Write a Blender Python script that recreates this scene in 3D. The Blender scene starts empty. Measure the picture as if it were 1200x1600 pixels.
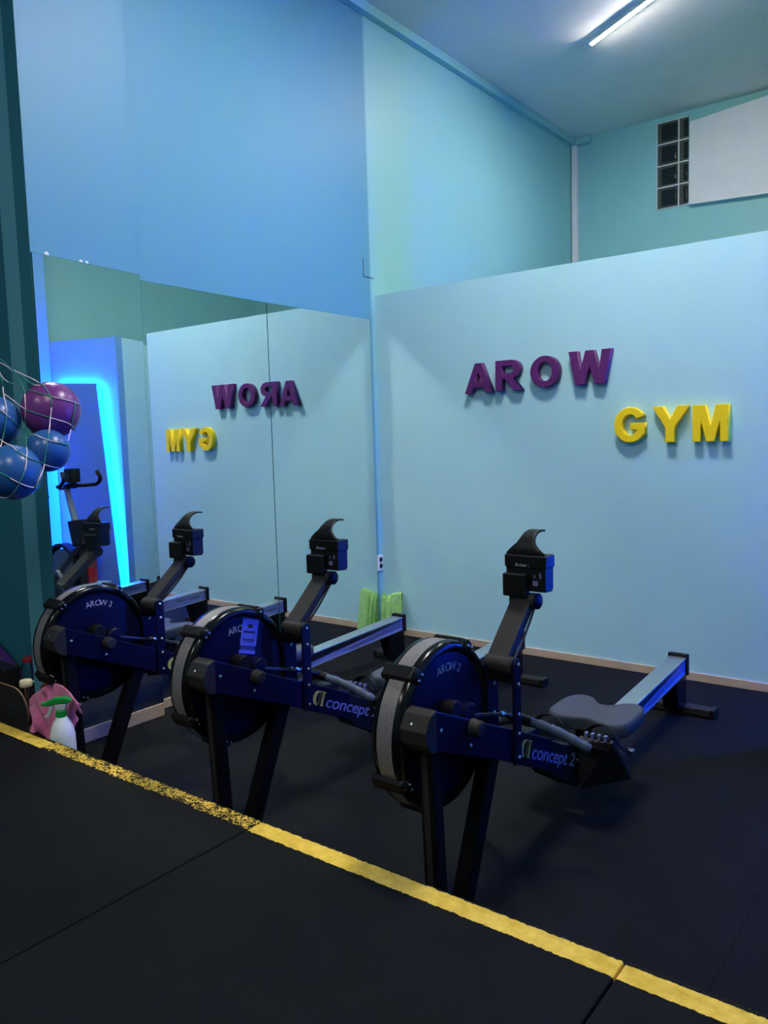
import bpy, bmesh, math, random
from mathutils import Vector, Matrix
random.seed(7)
SC = bpy.context.scene
COL = SC.collection
# ------------------------------------------------------------------ camera
cam = bpy.data.cameras.new('camera')
cam.sensor_fit = 'VERTICAL'; cam.sensor_height = 32.0; cam.lens = 32.0 * 1250.24 / 1600.0
cam.clip_start = 0.02
camo = bpy.data.objects.new('camera', cam); COL.objects.link(camo)
M3 = Matrix(((0.7926460224818517, -0.03389721325281837, 0.6087390754480879),
             (0.6089778247212755, 0.09199672787448626, -0.7878341266143091),
             (-0.02929662167287097, 0.9951821848255126, 0.09356349162187137)))
camo.matrix_world = Matrix.Translation((3.5052, -4.5060, 1.41)) @ M3.to_4x4()
SC.camera = camo
# ------------------------------------------------------------------ view, world, light levels
SC.view_settings.view_transform = 'Standard'; SC.view_settings.look = 'None'
SC.view_settings.gamma = 1.0; SC.view_settings.exposure = 0.0
try: SC.view_settings.use_curve_mapping = False
except Exception: pass
SC.cycles.max_bounces = 8; SC.cycles.diffuse_bounces = 5; SC.cycles.glossy_bounces = 6
SC.cycles.caustics_reflective = True; SC.cycles.caustics_refractive = False
SC.cycles.blur_glossy = 0.0
SC.cycles.sample_clamp_indirect = 0.0
SC.cycles.use_denoising = True
world = bpy.data.worlds.new('world'); SC.world = world; world.use_nodes = True
world.node_tree.nodes['Background'].inputs[0].default_value = (0.02, 0.03, 0.04, 1)
world.node_tree.nodes['Background'].inputs[1].default_value = 0.0
TUBE_POWER = 250.0      # emission of the white ceiling tube
PANEL_POWER = 108.0     # emission of the ceiling panel over the rowers
REAR_POWER = 46.0      # emission of the ceiling panels over the platform
TUBE_COLOR = (1.0, 0.97, 0.90)
LED_POWER = 390.0        # emission of the blue light strips round the panel
LED_COLOR = (0.0, 0.085, 1.0)
# ------------------------------------------------------------------ materials
MATS = {}
def mat(name, color, rough=0.5, metal=0.0, spec=0.5, noise=0.0, nscale=40.0, bump=0.0, bscale=200.0, coat=0.0, emit=None, estr=0.0, alpha=1.0, trans=0.0, ior=1.45, sheen=0.0):
    m = bpy.data.materials.new(name); m.use_nodes = True
    nt = m.node_tree; b = nt.nodes['Principled BSDF']
    b.inputs['Base Color'].default_value = (*color, 1); b.inputs['Roughness'].default_value = rough
    b.inputs['Metallic'].default_value = metal; b.inputs['Specular IOR Level'].default_value = spec
    b.inputs['Coat Weight'].default_value = coat; b.inputs['IOR'].default_value = ior
    b.inputs['Transmission Weight'].default_value = trans; b.inputs['Sheen Weight'].default_value = sheen
    if emit: b.inputs['Emission Color'].default_value = (*emit, 1); b.inputs['Emission Strength'].default_value = estr
    tc = nt.nodes.new('ShaderNodeTexCoord')
    if noise:
        n = nt.nodes.new('ShaderNodeTexNoise'); n.inputs['Scale'].default_value = nscale; n.inputs['Detail'].default_value = 5
        nt.links.new(tc.outputs['Object'], n.inputs['Vector'])
        mp = nt.nodes.new('ShaderNodeMapRange'); mp.inputs[1].default_value = 0.3; mp.inputs[2].default_value = 0.7
        mp.inputs[3].default_value = 1 - noise; mp.inputs[4].default_value = 1 + noise
        nt.links.new(n.outputs['Fac'], mp.inputs[0])
        hs = nt.nodes.new('ShaderNodeHueSaturation'); hs.inputs['Color'].default_value = (*color, 1)
        nt.links.new(mp.outputs[0], hs.inputs['Value']); nt.links.new(hs.outputs[0], b.inputs['Base Color'])
    if bump:
        n2 = nt.nodes.new('ShaderNodeTexNoise'); n2.inputs['Scale'].default_value = bscale; n2.inputs['Detail'].default_value = 3
        nt.links.new(tc.outputs['Object'], n2.inputs['Vector'])
        bp = nt.nodes.new('ShaderNodeBump'); bp.inputs['Strength'].default_value = bump; bp.inputs['Distance'].default_value = 0.004
        nt.links.new(n2.outputs['Fac'], bp.inputs['Height']); nt.links.new(bp.outputs[0], b.inputs['Normal'])
    MATS[name] = m
    return m
def lin(r, g, b):
    f = lambda c: (c / 255 / 12.92) if c / 255 <= 0.04045 else ((c / 255 + 0.055) / 1.055) ** 2.4
    return (f(r), f(g), f(b))
BLUE = lin(170, 217, 228); LEFT_LED_BLUE = lin(90, 156, 172); MINT = lin(144, 202, 200)  # the left wall's blue carries part of the LED light
mat('partition_paint', BLUE, 0.45, noise=0.02, nscale=3, bump=0.08, bscale=120)
mat('mint_paint', MINT, 0.5, noise=0.02, nscale=3, bump=0.08, bscale=120)
mat('shaded_teal', lin(44, 112, 128), 0.5, noise=0.04, nscale=4, bump=0.08, bscale=120)  # dark teal: shade of faces turned from the lamps put into the colour
mat('ceiling_paint', lin(232, 228, 216), 0.8, noise=0.02, nscale=4)
mat('plain_wall', lin(120, 165, 180), 0.6)
mat('baseboard_tile', lin(196, 172, 150), 0.4, noise=0.08, nscale=14)
mat('grout', lin(225, 225, 222), 0.7)
mat('mirror_glass', (0.90, 0.95, 0.94), 0.0, metal=1.0)
mat('mirror_edge', lin(40, 90, 95), 0.15)
mat('white_plastic', lin(232, 232, 232), 0.35)
mat('board_white', lin(226, 226, 226), 0.6, noise=0.03, nscale=8)
mat('steel', lin(190, 190, 190), 0.25, metal=1.0)
mat('dark_hole', (0.003, 0.003, 0.003), 0.6)
mat('tube_glow', (1, 1, 1), 0.5, emit=TUBE_COLOR, estr=TUBE_POWER)
mat('panel_glow', (1, 1, 1), 0.5, emit=TUBE_COLOR, estr=PANEL_POWER)
mat('rear_panel_glow', (1, 1, 1), 0.5, emit=TUBE_COLOR, estr=REAR_POWER)
mat('near_paint', lin(95, 150, 180), 0.5)
mat('booth_led_blue', lin(105, 160, 215), 0.5)  # same paint as the booth side, strips' blue light mixed into the colour
mat('led_glow', (0.1, 0.3, 1), 0.5, emit=LED_COLOR, estr=LED_POWER)
mat('purple_paint', lin(94, 32, 104), 0.45, noise=0.15, nscale=30, bump=0.25, bscale=160)
mat('yellow_paint', lin(255, 218, 14), 0.5, noise=0.03, nscale=40, bump=0.4, bscale=140)
# rower
mat('navy_paint', (0.0035, 0.0038, 0.022), 0.35, spec=0.12, noise=0.1, nscale=20)  # navy, its blue raised to stand in for LED light
mat('black_plastic', (0.008, 0.008, 0.009), 0.42, spec=0.2, bump=0.05, bscale=400)
mat('black_gloss', (0.004, 0.004, 0.005), 0.18, spec=0.28)
mat('leg_black', (0.004, 0.004, 0.005), 0.4, spec=0.12)
mat('black_matte', (0.022, 0.020, 0.020), 0.6, spec=0.25, bump=0.1, bscale=500)
mat('grip_rubber', lin(70, 82, 100), 0.55)
mat('seat_foam', lin(60, 66, 78), 0.7, noise=0.05, nscale=60, bump=0.1, bscale=500)
mat('aluminium', lin(178, 190, 188), 0.35, metal=0.85)
mat('rail_side', lin(120, 124, 170), 0.4, metal=0.2)  # silver, with the LED's blue light mixed into the colour
mat('decal_black', (0.006, 0.006, 0.008), 0.35)
mat('logo_gold', lin(178, 172, 90), 0.5)
mat('logo_silver', lin(120, 120, 175), 0.5)
mat('chalk', lin(170, 170, 185), 0.8)
mat('sticker_paper', lin(100, 108, 215), 0.6)  # pale paper, tinted with the blue light that falls on it
mat('ink', (0.02, 0.02, 0.05), 0.6)
mat('chain_steel', lin(120, 120, 125), 0.35, metal=0.9)
mat('screen_dark', lin(60, 70, 62), 0.2)
# small stuff
mat('towel_green', lin(152, 205, 112), 0.95, noise=0.18, nscale=25, bump=0.6, bscale=350, sheen=0.3)
mat('cloth_pink', lin(225, 120, 165), 0.95, noise=0.1, nscale=30, bump=0.6, bscale=350, sheen=0.3)
mat('bottle_white', lin(215, 222, 225), 0.45, noise=0.04, nscale=20)
mat('trigger_green', lin(10, 150, 60), 0.4)
mat('trigger_clear', lin(190, 195, 195), 0.35)
mat('ball_purple', lin(112, 50, 118), 0.3, noise=0.06, nscale=30)
mat('ball_blue', lin(40, 90, 150), 0.3, noise=0.06, nscale=30)
mat('net_white', lin(225, 205, 210), 0.8)
mat('net_green', lin(50, 140, 120), 0.8)
mat('wheel_urethane', lin(225, 215, 180), 0.45)
mat('deck_grip', (0.012, 0.012, 0.013), 0.8, noise=0.4, nscale=300, bump=0.4, bscale=700)
mat('deck_wood', lin(150, 120, 90), 0.6, noise=0.15, nscale=20)
mat('foam_purple', lin(70, 35, 110), 0.7)
mat('crate_black', (0.015, 0.014, 0.016), 0.5)
mat('bag_red', lin(110, 20, 30), 0.7, noise=0.2, nscale=12)
mat('lid_red', lin(150, 30, 45), 0.5)
mat('glass_clear', (0.9, 0.95, 0.97), 0.03, trans=1.0, ior=1.45)
mat('block_glass', (0.012, 0.015, 0.015), 0.06, bump=0.8, bscale=22)
mat('block_rim', lin(76, 80, 74), 0.2)
mat('extinguisher_red', lin(190, 40, 30), 0.3)
mat('label_cream', lin(125, 55, 42), 0.6)
mat('panel_blue', lin(84, 124, 205), 0.35)  # pale panel, deepened to blue in place of the strips' light
mat('bike_silver', lin(150, 155, 165), 0.35, metal=0.7)

def floor_material():
    """black rubber mats: fine grain, faint seams on a grid, scuffs"""
    m = bpy.data.materials.new('rubber_floor'); m.use_nodes = True; nt = m.node_tree; b = nt.nodes['Principled BSDF']
    geo = nt.nodes.new('ShaderNodeNewGeometry')
    n = nt.nodes.new('ShaderNodeTexNoise'); n.inputs['Scale'].default_value = 3.0; n.inputs['Detail'].default_value = 8
    f = nt.nodes.new('ShaderNodeTexNoise'); f.inputs['Scale'].default_value = 260.0; f.inputs['Detail'].default_value = 2
    for q in (n, f): nt.links.new(geo.outputs['Position'], q.inputs['Vector'])
    r = nt.nodes.new('ShaderNodeValToRGB')
    r.color_ramp.elements[0].position = 0.3; r.color_ramp.elements[0].color = (0.0040, 0.0045, 0.0056, 1)
    r.color_ramp.elements[1].position = 0.75; r.color_ramp.elements[1].color = (0.0068, 0.0076, 0.0094, 1)
    nt.links.new(n.outputs['Fac'], r.inputs[0])
    br = nt.nodes.new('ShaderNodeTexBrick'); br.offset = 0.0; br.squash = 1.0
    br.inputs['Scale'].default_value = 1.0; br.inputs['Mortar Size'].default_value = 0.003; br.inputs['Mortar Smooth'].default_value = 0.1
    br.inputs['Brick Width'].default_value = 0.61; br.inputs['Row Height'].default_value = 1.0
    br.inputs['Color1'].default_value = (1, 1, 1, 1); br.inputs['Color2'].default_value = (0.86, 0.86, 0.86, 1); br.inputs['Mortar'].default_value = (0.35, 0.35, 0.35, 1)
    mp = nt.nodes.new('ShaderNodeMapping'); mp.inputs['Location'].default_value = (-2.36 + 0.61 * 10, 2.03 + 10, 0)
    nt.links.new(geo.outputs['Position'], mp.inputs['Vector']); nt.links.new(mp.outputs[0], br.inputs['Vector'])
    mx = nt.nodes.new('ShaderNodeMix'); mx.data_type = 'RGBA'; mx.blend_type = 'MULTIPLY'; mx.inputs['Factor'].default_value = 1.0
    nt.links.new(r.outputs[0], mx.inputs['A']); nt.links.new(br.outputs['Color'], mx.inputs['B'])
    nt.links.new(mx.outputs['Result'], b.inputs['Base Color'])
    b.inputs['Roughness'].default_value = 0.85; b.inputs['Specular IOR Level'].default_value = 0.12
    bp = nt.nodes.new('ShaderNodeBump'); bp.inputs['Strength'].default_value = 0.25; bp.inputs['Distance'].default_value = 0.002
    nt.links.new(f.outputs['Fac'], bp.inputs['Height']); nt.links.new(bp.outputs[0], b.inputs['Normal'])
    MATS['rubber_floor'] = m
floor_material()

def platform_material(name, y_near, y_far, wear, xoff=0.0):
    """black rubber slab with a painted yellow stripe near its edge; wear 0..1 rubs the paint off in flecks"""
    m = bpy.data.materials.new(name); m.use_nodes = True; nt = m.node_tree; b = nt.nodes['Principled BSDF']; L = nt.links
    geo = nt.nodes.new('ShaderNodeNewGeometry'); sep = nt.nodes.new('ShaderNodeSeparateXYZ'); L.new(geo.outputs['Position'], sep.inputs[0])
    def math_(op, a, bb, c=None):
        q = nt.nodes.new('ShaderNodeMath'); q.operation = op
        for i, v in enumerate((a, bb, c)):
            if v is None: continue
            if isinstance(v, (int, float)): q.inputs[i].default_value = v
            else: L.new(v, q.inputs[i])
        return q.outputs[0]
    def noise(s, d=6, rough=0.6):
        q = nt.nodes.new('ShaderNodeTexNoise'); q.inputs['Scale'].default_value = s; q.inputs['Detail'].default_value = d; q.inputs['Roughness'].default_value = rough
        L.new(geo.outputs['Position'], q.inputs['Vector']); return q.outputs['Fac']
    rag = math_('MULTIPLY', math_('SUBTRACT', noise(70), 0.5), 0.012 + 0.035 * wear)
    y = math_('ADD', sep.outputs[1], rag)
    a = math_('GREATER_THAN', y, y_near); c = math_('LESS_THAN', y, y_far)
    band = math_('MULTIPLY', a, c)
    topside = math_('GREATER_THAN', sep.outputs[2], 0.22)
    band = math_('MULTIPLY', band, topside)
    keep = math_('GREATER_THAN', math_('ADD', math_('MULTIPLY', noise(150, 3), 0.65), math_('MULTIPLY', noise(14, 4), 0.35)), 0.30 + 0.19 * wear)
    band = math_('MULTIPLY', band, keep)
    # fine yellow dust over the nosing
    dust = math_('MULTIPLY', math_('MULTIPLY', math_('GREATER_THAN', sep.outputs[1], y_near), math_('GREATER_THAN', noise(420, 2), 0.66)), topside)
    band = math_('MAXIMUM', band, math_('MULTIPLY', dust, 0.35))
    rub = nt.nodes.new('ShaderNodeValToRGB')
    rub.color_ramp.elements[0].position = 0.3; rub.color_ramp.elements[0].color = (0.0040, 0.0045, 0.0056, 1)
    rub.color_ramp.elements[1].position = 0.8; rub.color_ramp.elements[1].color = (0.0068, 0.0076, 0.0094, 1)
    L.new(noise(4, 8), rub.inputs[0])
    yel = nt.nodes.new('ShaderNodeValToRGB')
    yel.color_ramp.elements[0].position = 0.25; yel.color_ramp.elements[0].color = (*lin(196, 160, 50), 1)
    yel.color_ramp.elements[1].position = 0.75; yel.color_ramp.elements[1].color = (*lin(242, 206, 92), 1)
    L.new(noise(30, 6), yel.inputs[0])
    mx = nt.nodes.new('ShaderNodeMix'); mx.data_type = 'RGBA'
    L.new(band, mx.inputs['Factor']); L.new(rub.outputs[0], mx.inputs['A']); L.new(yel.outputs[0], mx.inputs['B'])
    L.new(mx.outputs['Result'], b.inputs['Base Color'])
    b.inputs['Roughness'].default_value = 0.85; b.inputs['Specular IOR Level'].default_value = 0.12
    bp = nt.nodes.new('ShaderNodeBump'); bp.inputs['Strength'].default_value = 0.25; bp.inputs['Distance'].default_value = 0.002
    L.new(noise(260, 2), bp.inputs['Height']); L.new(bp.outputs[0], b.inputs['Normal'])
    MATS[name] = m
def two_tone_wall():
    """left wall: blue paint before the partition, partly painted-in LED light; mint behind"""
    m = bpy.data.materials.new('two_tone_led_tint'); m.use_nodes = True; nt = m.node_tree; b = nt.nodes['Principled BSDF']
    geo = nt.nodes.new('ShaderNodeNewGeometry'); sep = nt.nodes.new('ShaderNodeSeparateXYZ'); nt.links.new(geo.outputs['Position'], sep.inputs[0])
    g = nt.nodes.new('ShaderNodeMapRange'); g.inputs[1].default_value = -0.060; g.inputs[2].default_value = -0.035
    nt.links.new(sep.outputs[1], g.inputs[0])
    mx = nt.nodes.new('ShaderNodeMix'); mx.data_type = 'RGBA'; mx.inputs['A'].default_value = (*LEFT_LED_BLUE, 1); mx.inputs['B'].default_value = (*MINT, 1)
    nt.links.new(g.outputs[0], mx.inputs['Factor']); nt.links.new(mx.outputs['Result'], b.inputs['Base Color'])
    b.inputs['Roughness'].default_value = 0.5
    MATS['two_tone_led_tint'] = m
two_tone_wall()
def mesh_band_material():
    """grey perforated sheet of the flywheel cage"""
    m = bpy.data.materials.new('perforated_mesh'); m.use_nodes = True; nt = m.node_tree; b = nt.nodes['Principled BSDF']
    tc = nt.nodes.new('ShaderNodeTexCoord'); v = nt.nodes.new('ShaderNodeTexVoronoi'); v.inputs['Scale'].default_value = 260
    nt.links.new(tc.outputs['Object'], v.inputs['Vector'])
    r = nt.nodes.new('ShaderNodeValToRGB'); r.color_ramp.elements[0].position = 0.18; r.color_ramp.elements[0].color = (0.03, 0.03, 0.03, 1)
    r.color_ramp.elements[1].position = 0.4; r.color_ramp.elements[1].color = (*lin(128, 122, 122), 1)
    nt.links.new(v.outputs['Distance'], r.inputs[0]); nt.links.new(r.outputs[0], b.inputs['Base Color'])
    b.inputs['Roughness'].default_value = 0.5; b.inputs['Metallic'].default_value = 0.2
    MATS['perforated_mesh'] = m
mesh_band_material()

# ------------------------------------------------------------------ mesh helpers
class MB:
    def __init__(self): self.bm = bmesh.new()
    def box(self, x0, x1, y0, y1, z0, z1):
        v = [self.bm.verts.new((x, y, z)) for x in (x0, x1) for y in (y0, y1) for z in (z0, z1)]
        for f in ((0,1,3,2),(4,6,7,5),(0,4,5,1),(2,3,7,6),(0,2,6,4),(1,5,7,3)): self.bm.faces.new([v[i] for i in f])
        return self
    def hexa(self, p):
        """8 points: four of one end, four of the other, same order"""
        v = [self.bm.verts.new(q) for q in p]
        for f in ((3,2,1,0),(4,5,6,7),(0,1,5,4),(1,2,6,5),(2,3,7,6),(3,0,4,7)): self.bm.faces.new([v[i] for i in f])
        return self
    def prism(self, poly, ext, fn):
        """poly of 2-D points, extruded between ext=(a,b); fn(u,v,w) -> xyz"""
        a = [self.bm.verts.new(fn(u, v, ext[0])) for u, v in poly]; b = [self.bm.verts.new(fn(u, v, ext[1])) for u, v in poly]
        n = len(poly)
        self.bm.faces.new(a); self.bm.faces.new(b[::-1])
        for i in range(n): self.bm.faces.new((a[i], b[i], b[(i+1)%n], a[(i+1)%n]))
        return self
    def bar(self, p, q, w, h, up=(0,0,1)):
        """rectangular bar from p to q, w across, h along up"""
        p, q = Vector(p), Vector(q); d = (q-p).normalized(); s = d.cross(Vector(up)).normalized(); u = s.cross(d)
        c = [(-w/2,-h/2),(w/2,-h/2),(w/2,h/2),(-w/2,h/2)]
        return self.hexa([p+s*a+u*b for a,b in c]+[q+s*a+u*b for a,b in c])
    def tube(self, pts, r, n=10, closed=False, caps=True):
        pts = [Vector(q) for q in pts]; rs = r if isinstance(r, (list, tuple)) else [r]*len(pts); rings = []
        N = len(pts); ref = None
        for i, q in enumerate(pts):
            if closed: d = pts[(i+1)%N]-pts[i-1]
            else: d = pts[min(i+1,N-1)]-pts[max(i-1,0)]
            d.normalize()
            if ref is None: ref = d.orthogonal().normalized()
            ref = (ref - d*ref.dot(d)); ref = ref.normalized() if ref.length > 1e-6 else d.orthogonal().normalized()
            b2 = d.cross(ref)
            rings.append([self.bm.verts.new(q+(ref*math.cos(2*math.pi*k/n)+b2*math.sin(2*math.pi*k/n))*rs[i]) for k in range(n)])
        for i in range(N-1 if not closed else N):
            a, b = rings[i], rings[(i+1)%N]
            for k in range(n): self.bm.faces.new((a[k], a[(k+1)%n], b[(k+1)%n], b[k]))
        if caps and not closed: self.bm.faces.new(rings[0][::-1]); self.bm.faces.new(rings[-1])
        return self
    def lathe(self, prof, origin, axis, n=48, cap=True):
        """prof: (h along axis, radius)"""
        o = Vector(origin); ax = Vector(axis).normalized(); e = ax.orthogonal().normalized(); g = ax.cross(e); rings = []
        for h, r in prof:
            rings.append([self.bm.verts.new(o+ax*h+(e*math.cos(2*math.pi*k/n)+g*math.sin(2*math.pi*k/n))*max(r,1e-5)) for k in range(n)])
        for a, b in zip(rings[:-1], rings[1:]):
            for k in range(n): self.bm.faces.new((a[k], a[(k+1)%n], b[(k+1)%n], b[k]))
        if cap: self.bm.faces.new(rings[0][::-1]); self.bm.faces.new(rings[-1])
        return self
    def cyl(self, p, q, r, n=20): return self.tube([p, q], r, n)
    def ball(self, c, r, seg=32, rings=20):
        bmesh.ops.create_uvsphere(self.bm, u_segments=seg, v_segments=rings, radius=r, matrix=Matrix.Translation(c)); return self
    def build(self, name, material, parent=None, bevel=0.0, smooth=False, seg=2, subsurf=0, solid=0.0):
        bmesh.ops.recalc_face_normals(self.bm, faces=self.bm.faces)
        me = bpy.data.meshes.new(name); self.bm.to_mesh(me); self.bm.free()
        o = bpy.data.objects.new(name, me); COL.objects.link(o)
        me.materials.append(MATS[material])
        if smooth:
            for q in me.polygons: q.use_smooth = True
            if smooth is True:
                me.set_sharp_from_angle(angle=math.radians(38))
        if solid: md = o.modifiers.new('solid', 'SOLIDIFY'); md.thickness = solid; md.offset = 0
        if bevel: md = o.modifiers.new('bevel', 'BEVEL'); md.width = bevel; md.segments = seg; md.limit_method = 'ANGLE'; md.angle_limit = math.radians(35)
        if subsurf: md = o.modifiers.new('sub', 'SUBSURF'); md.levels = subsurf; md.render_levels = subsurf
        if parent is not None: o.parent = parent
        return o
def tag(o, label=None, cat=None, group=None, kind=None):
    if label: o['label'] = label
    if cat: o['category'] = cat
    if group: o['group'] = group
    if kind: o['kind'] = kind
    return o
def empty(name, loc, rz=0.0):
    o = bpy.data.objects.new(name, None); COL.objects.link(o); o.location = loc; o.rotation_euler = (0, 0, rz); o.empty_display_size = 0.1
    return o
def shift(o, loc):
    """move a mesh object's origin to loc, keeping its geometry where it stands"""
    o.data.transform(Matrix.Translation(-Vector(loc))); o.location = loc
    return o
def curve_mesh(name, splines, depth, material, parent=None, bevel=0.0):
    """closed 2-D outlines (even-odd) -> extruded mesh lying in local XY, thickness along Z"""
    cu = bpy.data.curves.new(name, 'CURVE'); cu.dimensions = '2D'; cu.fill_mode = 'BOTH'; cu.extrude = depth/2; cu.bevel_depth = bevel; cu.bevel_resolution = 1
    for s in splines:
        sp = cu.splines.new('POLY'); sp.points.add(len(s)-1); sp.use_cyclic_u = True
        for i, (x, y) in enumerate(s): sp.points[i].co = (x, y, 0, 1)
    return _convert(name, cu, material, parent)
def text_mesh(name, body, size, material, parent=None, depth=0.0006, shear=0.0, spacing=1.0, xs=1.0, bold=0.0):
    cu = bpy.data.curves.new(name, 'FONT'); cu.body = body; cu.size = size; cu.extrude = depth/2; cu.shear = shear; cu.space_character = spacing; cu.offset = bold
    cu.align_x = 'LEFT'; cu.align_y = 'BOTTOM_BASELINE'
    o = _convert(name, cu, material, parent)
    if xs != 1.0: o.data.transform(Matrix.Diagonal((xs, 1, 1, 1)))
    return o
def _convert(name, cu, material, parent):
    t = bpy.data.objects.new(name+'_tmp', cu); COL.objects.link(t)
    dg = bpy.context.evaluated_depsgraph_get(); dg.update()
    me = bpy.data.meshes.new_from_object(t.evaluated_get(dg)); me.name = name
    bpy.data.objects.remove(t); bpy.data.curves.remove(cu)
    o = bpy.data.objects.new(name, me); COL.objects.link(o)
    me.materials.clear(); me.materials.append(MATS[material])
    if parent is not None: o.parent = parent
    return o
def spline(pts, per=8, closed=True):
    """Catmull-Rom through 2-D or 3-D points"""
    P = [Vector(q) for q in pts]; n = len(P); out = []
    for i in range(n if closed else n-1):
        if closed: a, b, c, d = P[(i-1)%n], P[i], P[(i+1)%n], P[(i+2)%n]
        else: a, b, c, d = P[max(i-1,0)], P[i], P[i+1], P[min(i+2,n-1)]
        for k in range(per):
            t = k/per
            out.append(0.5*((2*b)+(-a+c)*t+(2*a-5*b+4*c-d)*t*t+(-a+3*b-3*c+d)*t**3))
    if not closed: out.append(P[-1])
    return out
def struct(o): return tag(o, kind='structure')

# ================================================================== the room
H_CEIL, H_PART = 4.30, 2.393
struct(MB().box(-2.2, 4.85, -8.0, 3.45, -0.1, 0.0).build('floor', 'rubber_floor'))
struct(MB().box(-2.2, 4.85, -8.0, 3.45, H_CEIL, H_CEIL + 0.1).build('ceiling', 'ceiling_paint'))
struct(MB().box(-0.15, 0.0, -2.02, 3.3, 0, H_CEIL).build('wall_left', 'two_tone_led_tint'))
struct(MB().box(-0.15, 0.08, -2.57, -2.02, 0, H_CEIL).build('wall_pier', 'two_tone_led_tint'))
struct(MB().box(-0.15, 4.85, 3.3, 3.45, 0, H_CEIL).build('wall_back', 'mint_paint'))
struct(MB().box(0.0, 2.617, 0.0, 0.1, 0, H_PART).build('wall_partition', 'partition_paint'))
struct(MB().box(4.694, 4.85, -1.2, 3.3, 0, H_CEIL).build('wall_right', 'mint_paint'))
struct(MB().box(4.085, 4.2, -8.0, -0.19, 0, H_CEIL).build('wall_near', 'near_paint'))
struct(MB().box(-2.2, -0.022, -2.40, -2.3, 0, H_CEIL).build('wall_recess', 'shaded_teal'))
struct(MB().box(-0.022, 0.079, -2.5705, -2.5695, 0, H_CEIL).build('wall_pier_face', 'shaded_teal'))  # thin sheet giving the pier's shaded side its darker colour
struct(MB().box(-0.023, -0.0215, -2.57, -2.40, 0, H_CEIL).build('wall_pier_return', 'shaded_teal'))
struct(MB().box(-2.3, -2.2, -8.0, -2.3, 0, H_CEIL).build('wall_far_left', 'shaded_teal'))
struct(MB().box(-2.3, 4.2, -8.1, -8.0, 0, H_CEIL).build('wall_front', 'plain_wall'))
BP = Vector((3.373, 0.07, 0)); BD = Vector((0.944, -0.330, 0)).normalized(); BN = Vector((-0.330, -0.944, 0)).normalized(); BS = -BN
def bp(a, n, z): return tuple(BP + BD*a + BN*n + Vector((0, 0, z)))
struct(MB().hexa([bp(0,0,0), bp(0.765,0,0), bp(0.765,-0.1,0), bp(0,-0.1,0), bp(0,0,2.43), bp(0.765,0,2.43), bp(0.765,-0.1,2.43), bp(0,-0.1,2.43)]).build('wall_booth_front', 'booth_led_blue'))
struct(MB().hexa([bp(0,-0.1,0), bp(0.1,-0.1,0), bp(0.1,-1.0,0), bp(0,-1.0,0), bp(0,-0.1,2.43), bp(0.1,-0.1,2.43), bp(0.1,-1.0,2.43), bp(0,-1.0,2.43)]).build('wall_booth_side', 'partition_paint'))
# raised platform: four rubber slabs, the painted stripe worn differently on each
platform_material('platform_clean', -2.959, -2.902, 0.0)
platform_material('platform_worn', -2.949, -2.896, 1.0)
platform_material('platform_scuffed', -2.956, -2.896, 0.12)
EDGE = -2.886
for nm, x0, x1, m in (('floor_platform', -2.2, 0.589, 'platform_clean'), ('floor_platform.001', 0.592, 1.748, 'platform_worn'),
                      ('floor_platform.002', 1.752, 2.888, 'platform_scuffed'), ('floor_platform.003', 2.892, 4.085, 'platform_clean')):
    struct(MB().box(x0, x1, -7.99, EDGE, 0.0, 0.25).build(nm, m, bevel=0.006))
# skirting
struct(MB().box(0.0, 2.617, -0.012, 0.0, 0, 0.047).build('baseboard_back', 'baseboard_tile', bevel=0.002))
struct(MB().box(0.0, 0.012, -2.02, -0.012, 0, 0.05).build('baseboard_left', 'baseboard_tile', bevel=0.002))
struct(MB().box(0.08, 0.098, -2.57, -2.014, 0, 0.066).build('baseboard_pier', 'baseboard_tile', bevel=0.002))
# ceiling moulding
struct(MB().box(0.0, 0.055, -2.0, 3.3, 4.235, H_CEIL).build('trim_1', 'mint_paint', bevel=0.003))
struct(MB().box(0.055, 0.20, 3.25, 3.3, 4.235, H_CEIL).build('trim_2', 'mint_paint', bevel=0.003))
# glass block window
win = empty('window_1', (0.852, 3.3, 3.471)); struct(win)
g = MB()
gx = [0.0, 0.192, 0.202, 0.284]; gz = [0.0, 0.186, 0.196, 0.382, 0.392, 0.578, 0.588, 0.774]
g.box(0.192, 0.202, -0.012, 0.0, 0, 0.774); g.box(-0.006, 0.0, -0.012, 0.0, -0.006, 0.78); g.box(0, 0.288, -0.012, 0, -0.006, 0.0); g.box(0, 0.288, -0.012, 0, 0.774, 0.78)
for z0, z1 in ((0.186, 0.196), (0.382, 0.392), (0.578, 0.588)): g.box(0, 0.288, -0.0125, 0, z0, z1)
g.build('mortar_grid', 'grout', win)
for i in range(2):
    for j in range(4):
        x0, x1, z0, z1 = gx[2*i], gx[2*i+1], gz[2*j], gz[2*j+1]
        f = MB(); f.box(x0, x1, -0.005, 0, z0, z1)
        blk = f.build('glass_block', 'block_rim', win)
        q = MB(); a = 0.035
        x2 = x1-a*0.35 if i == 0 else x1
        q.hexa([(x0+a, -0.005, z0+a*.5), (x2, -0.005, z0+a*.5), (x2, -0.005, z1-a*.5), (x0+a, -0.005, z1-a*.5), (x0+a+.012, -0.018, z0+a*.5+.012), (x2-.008, -0.018, z0+a*.5+.012), (x2-.008, -0.018, z1-a*.5-.012), (x0+a+.012, -0.018, z1-a*.5-.012)])
        q.build('lens', 'block_glass', blk, bevel=0.006, smooth=True)
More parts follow.
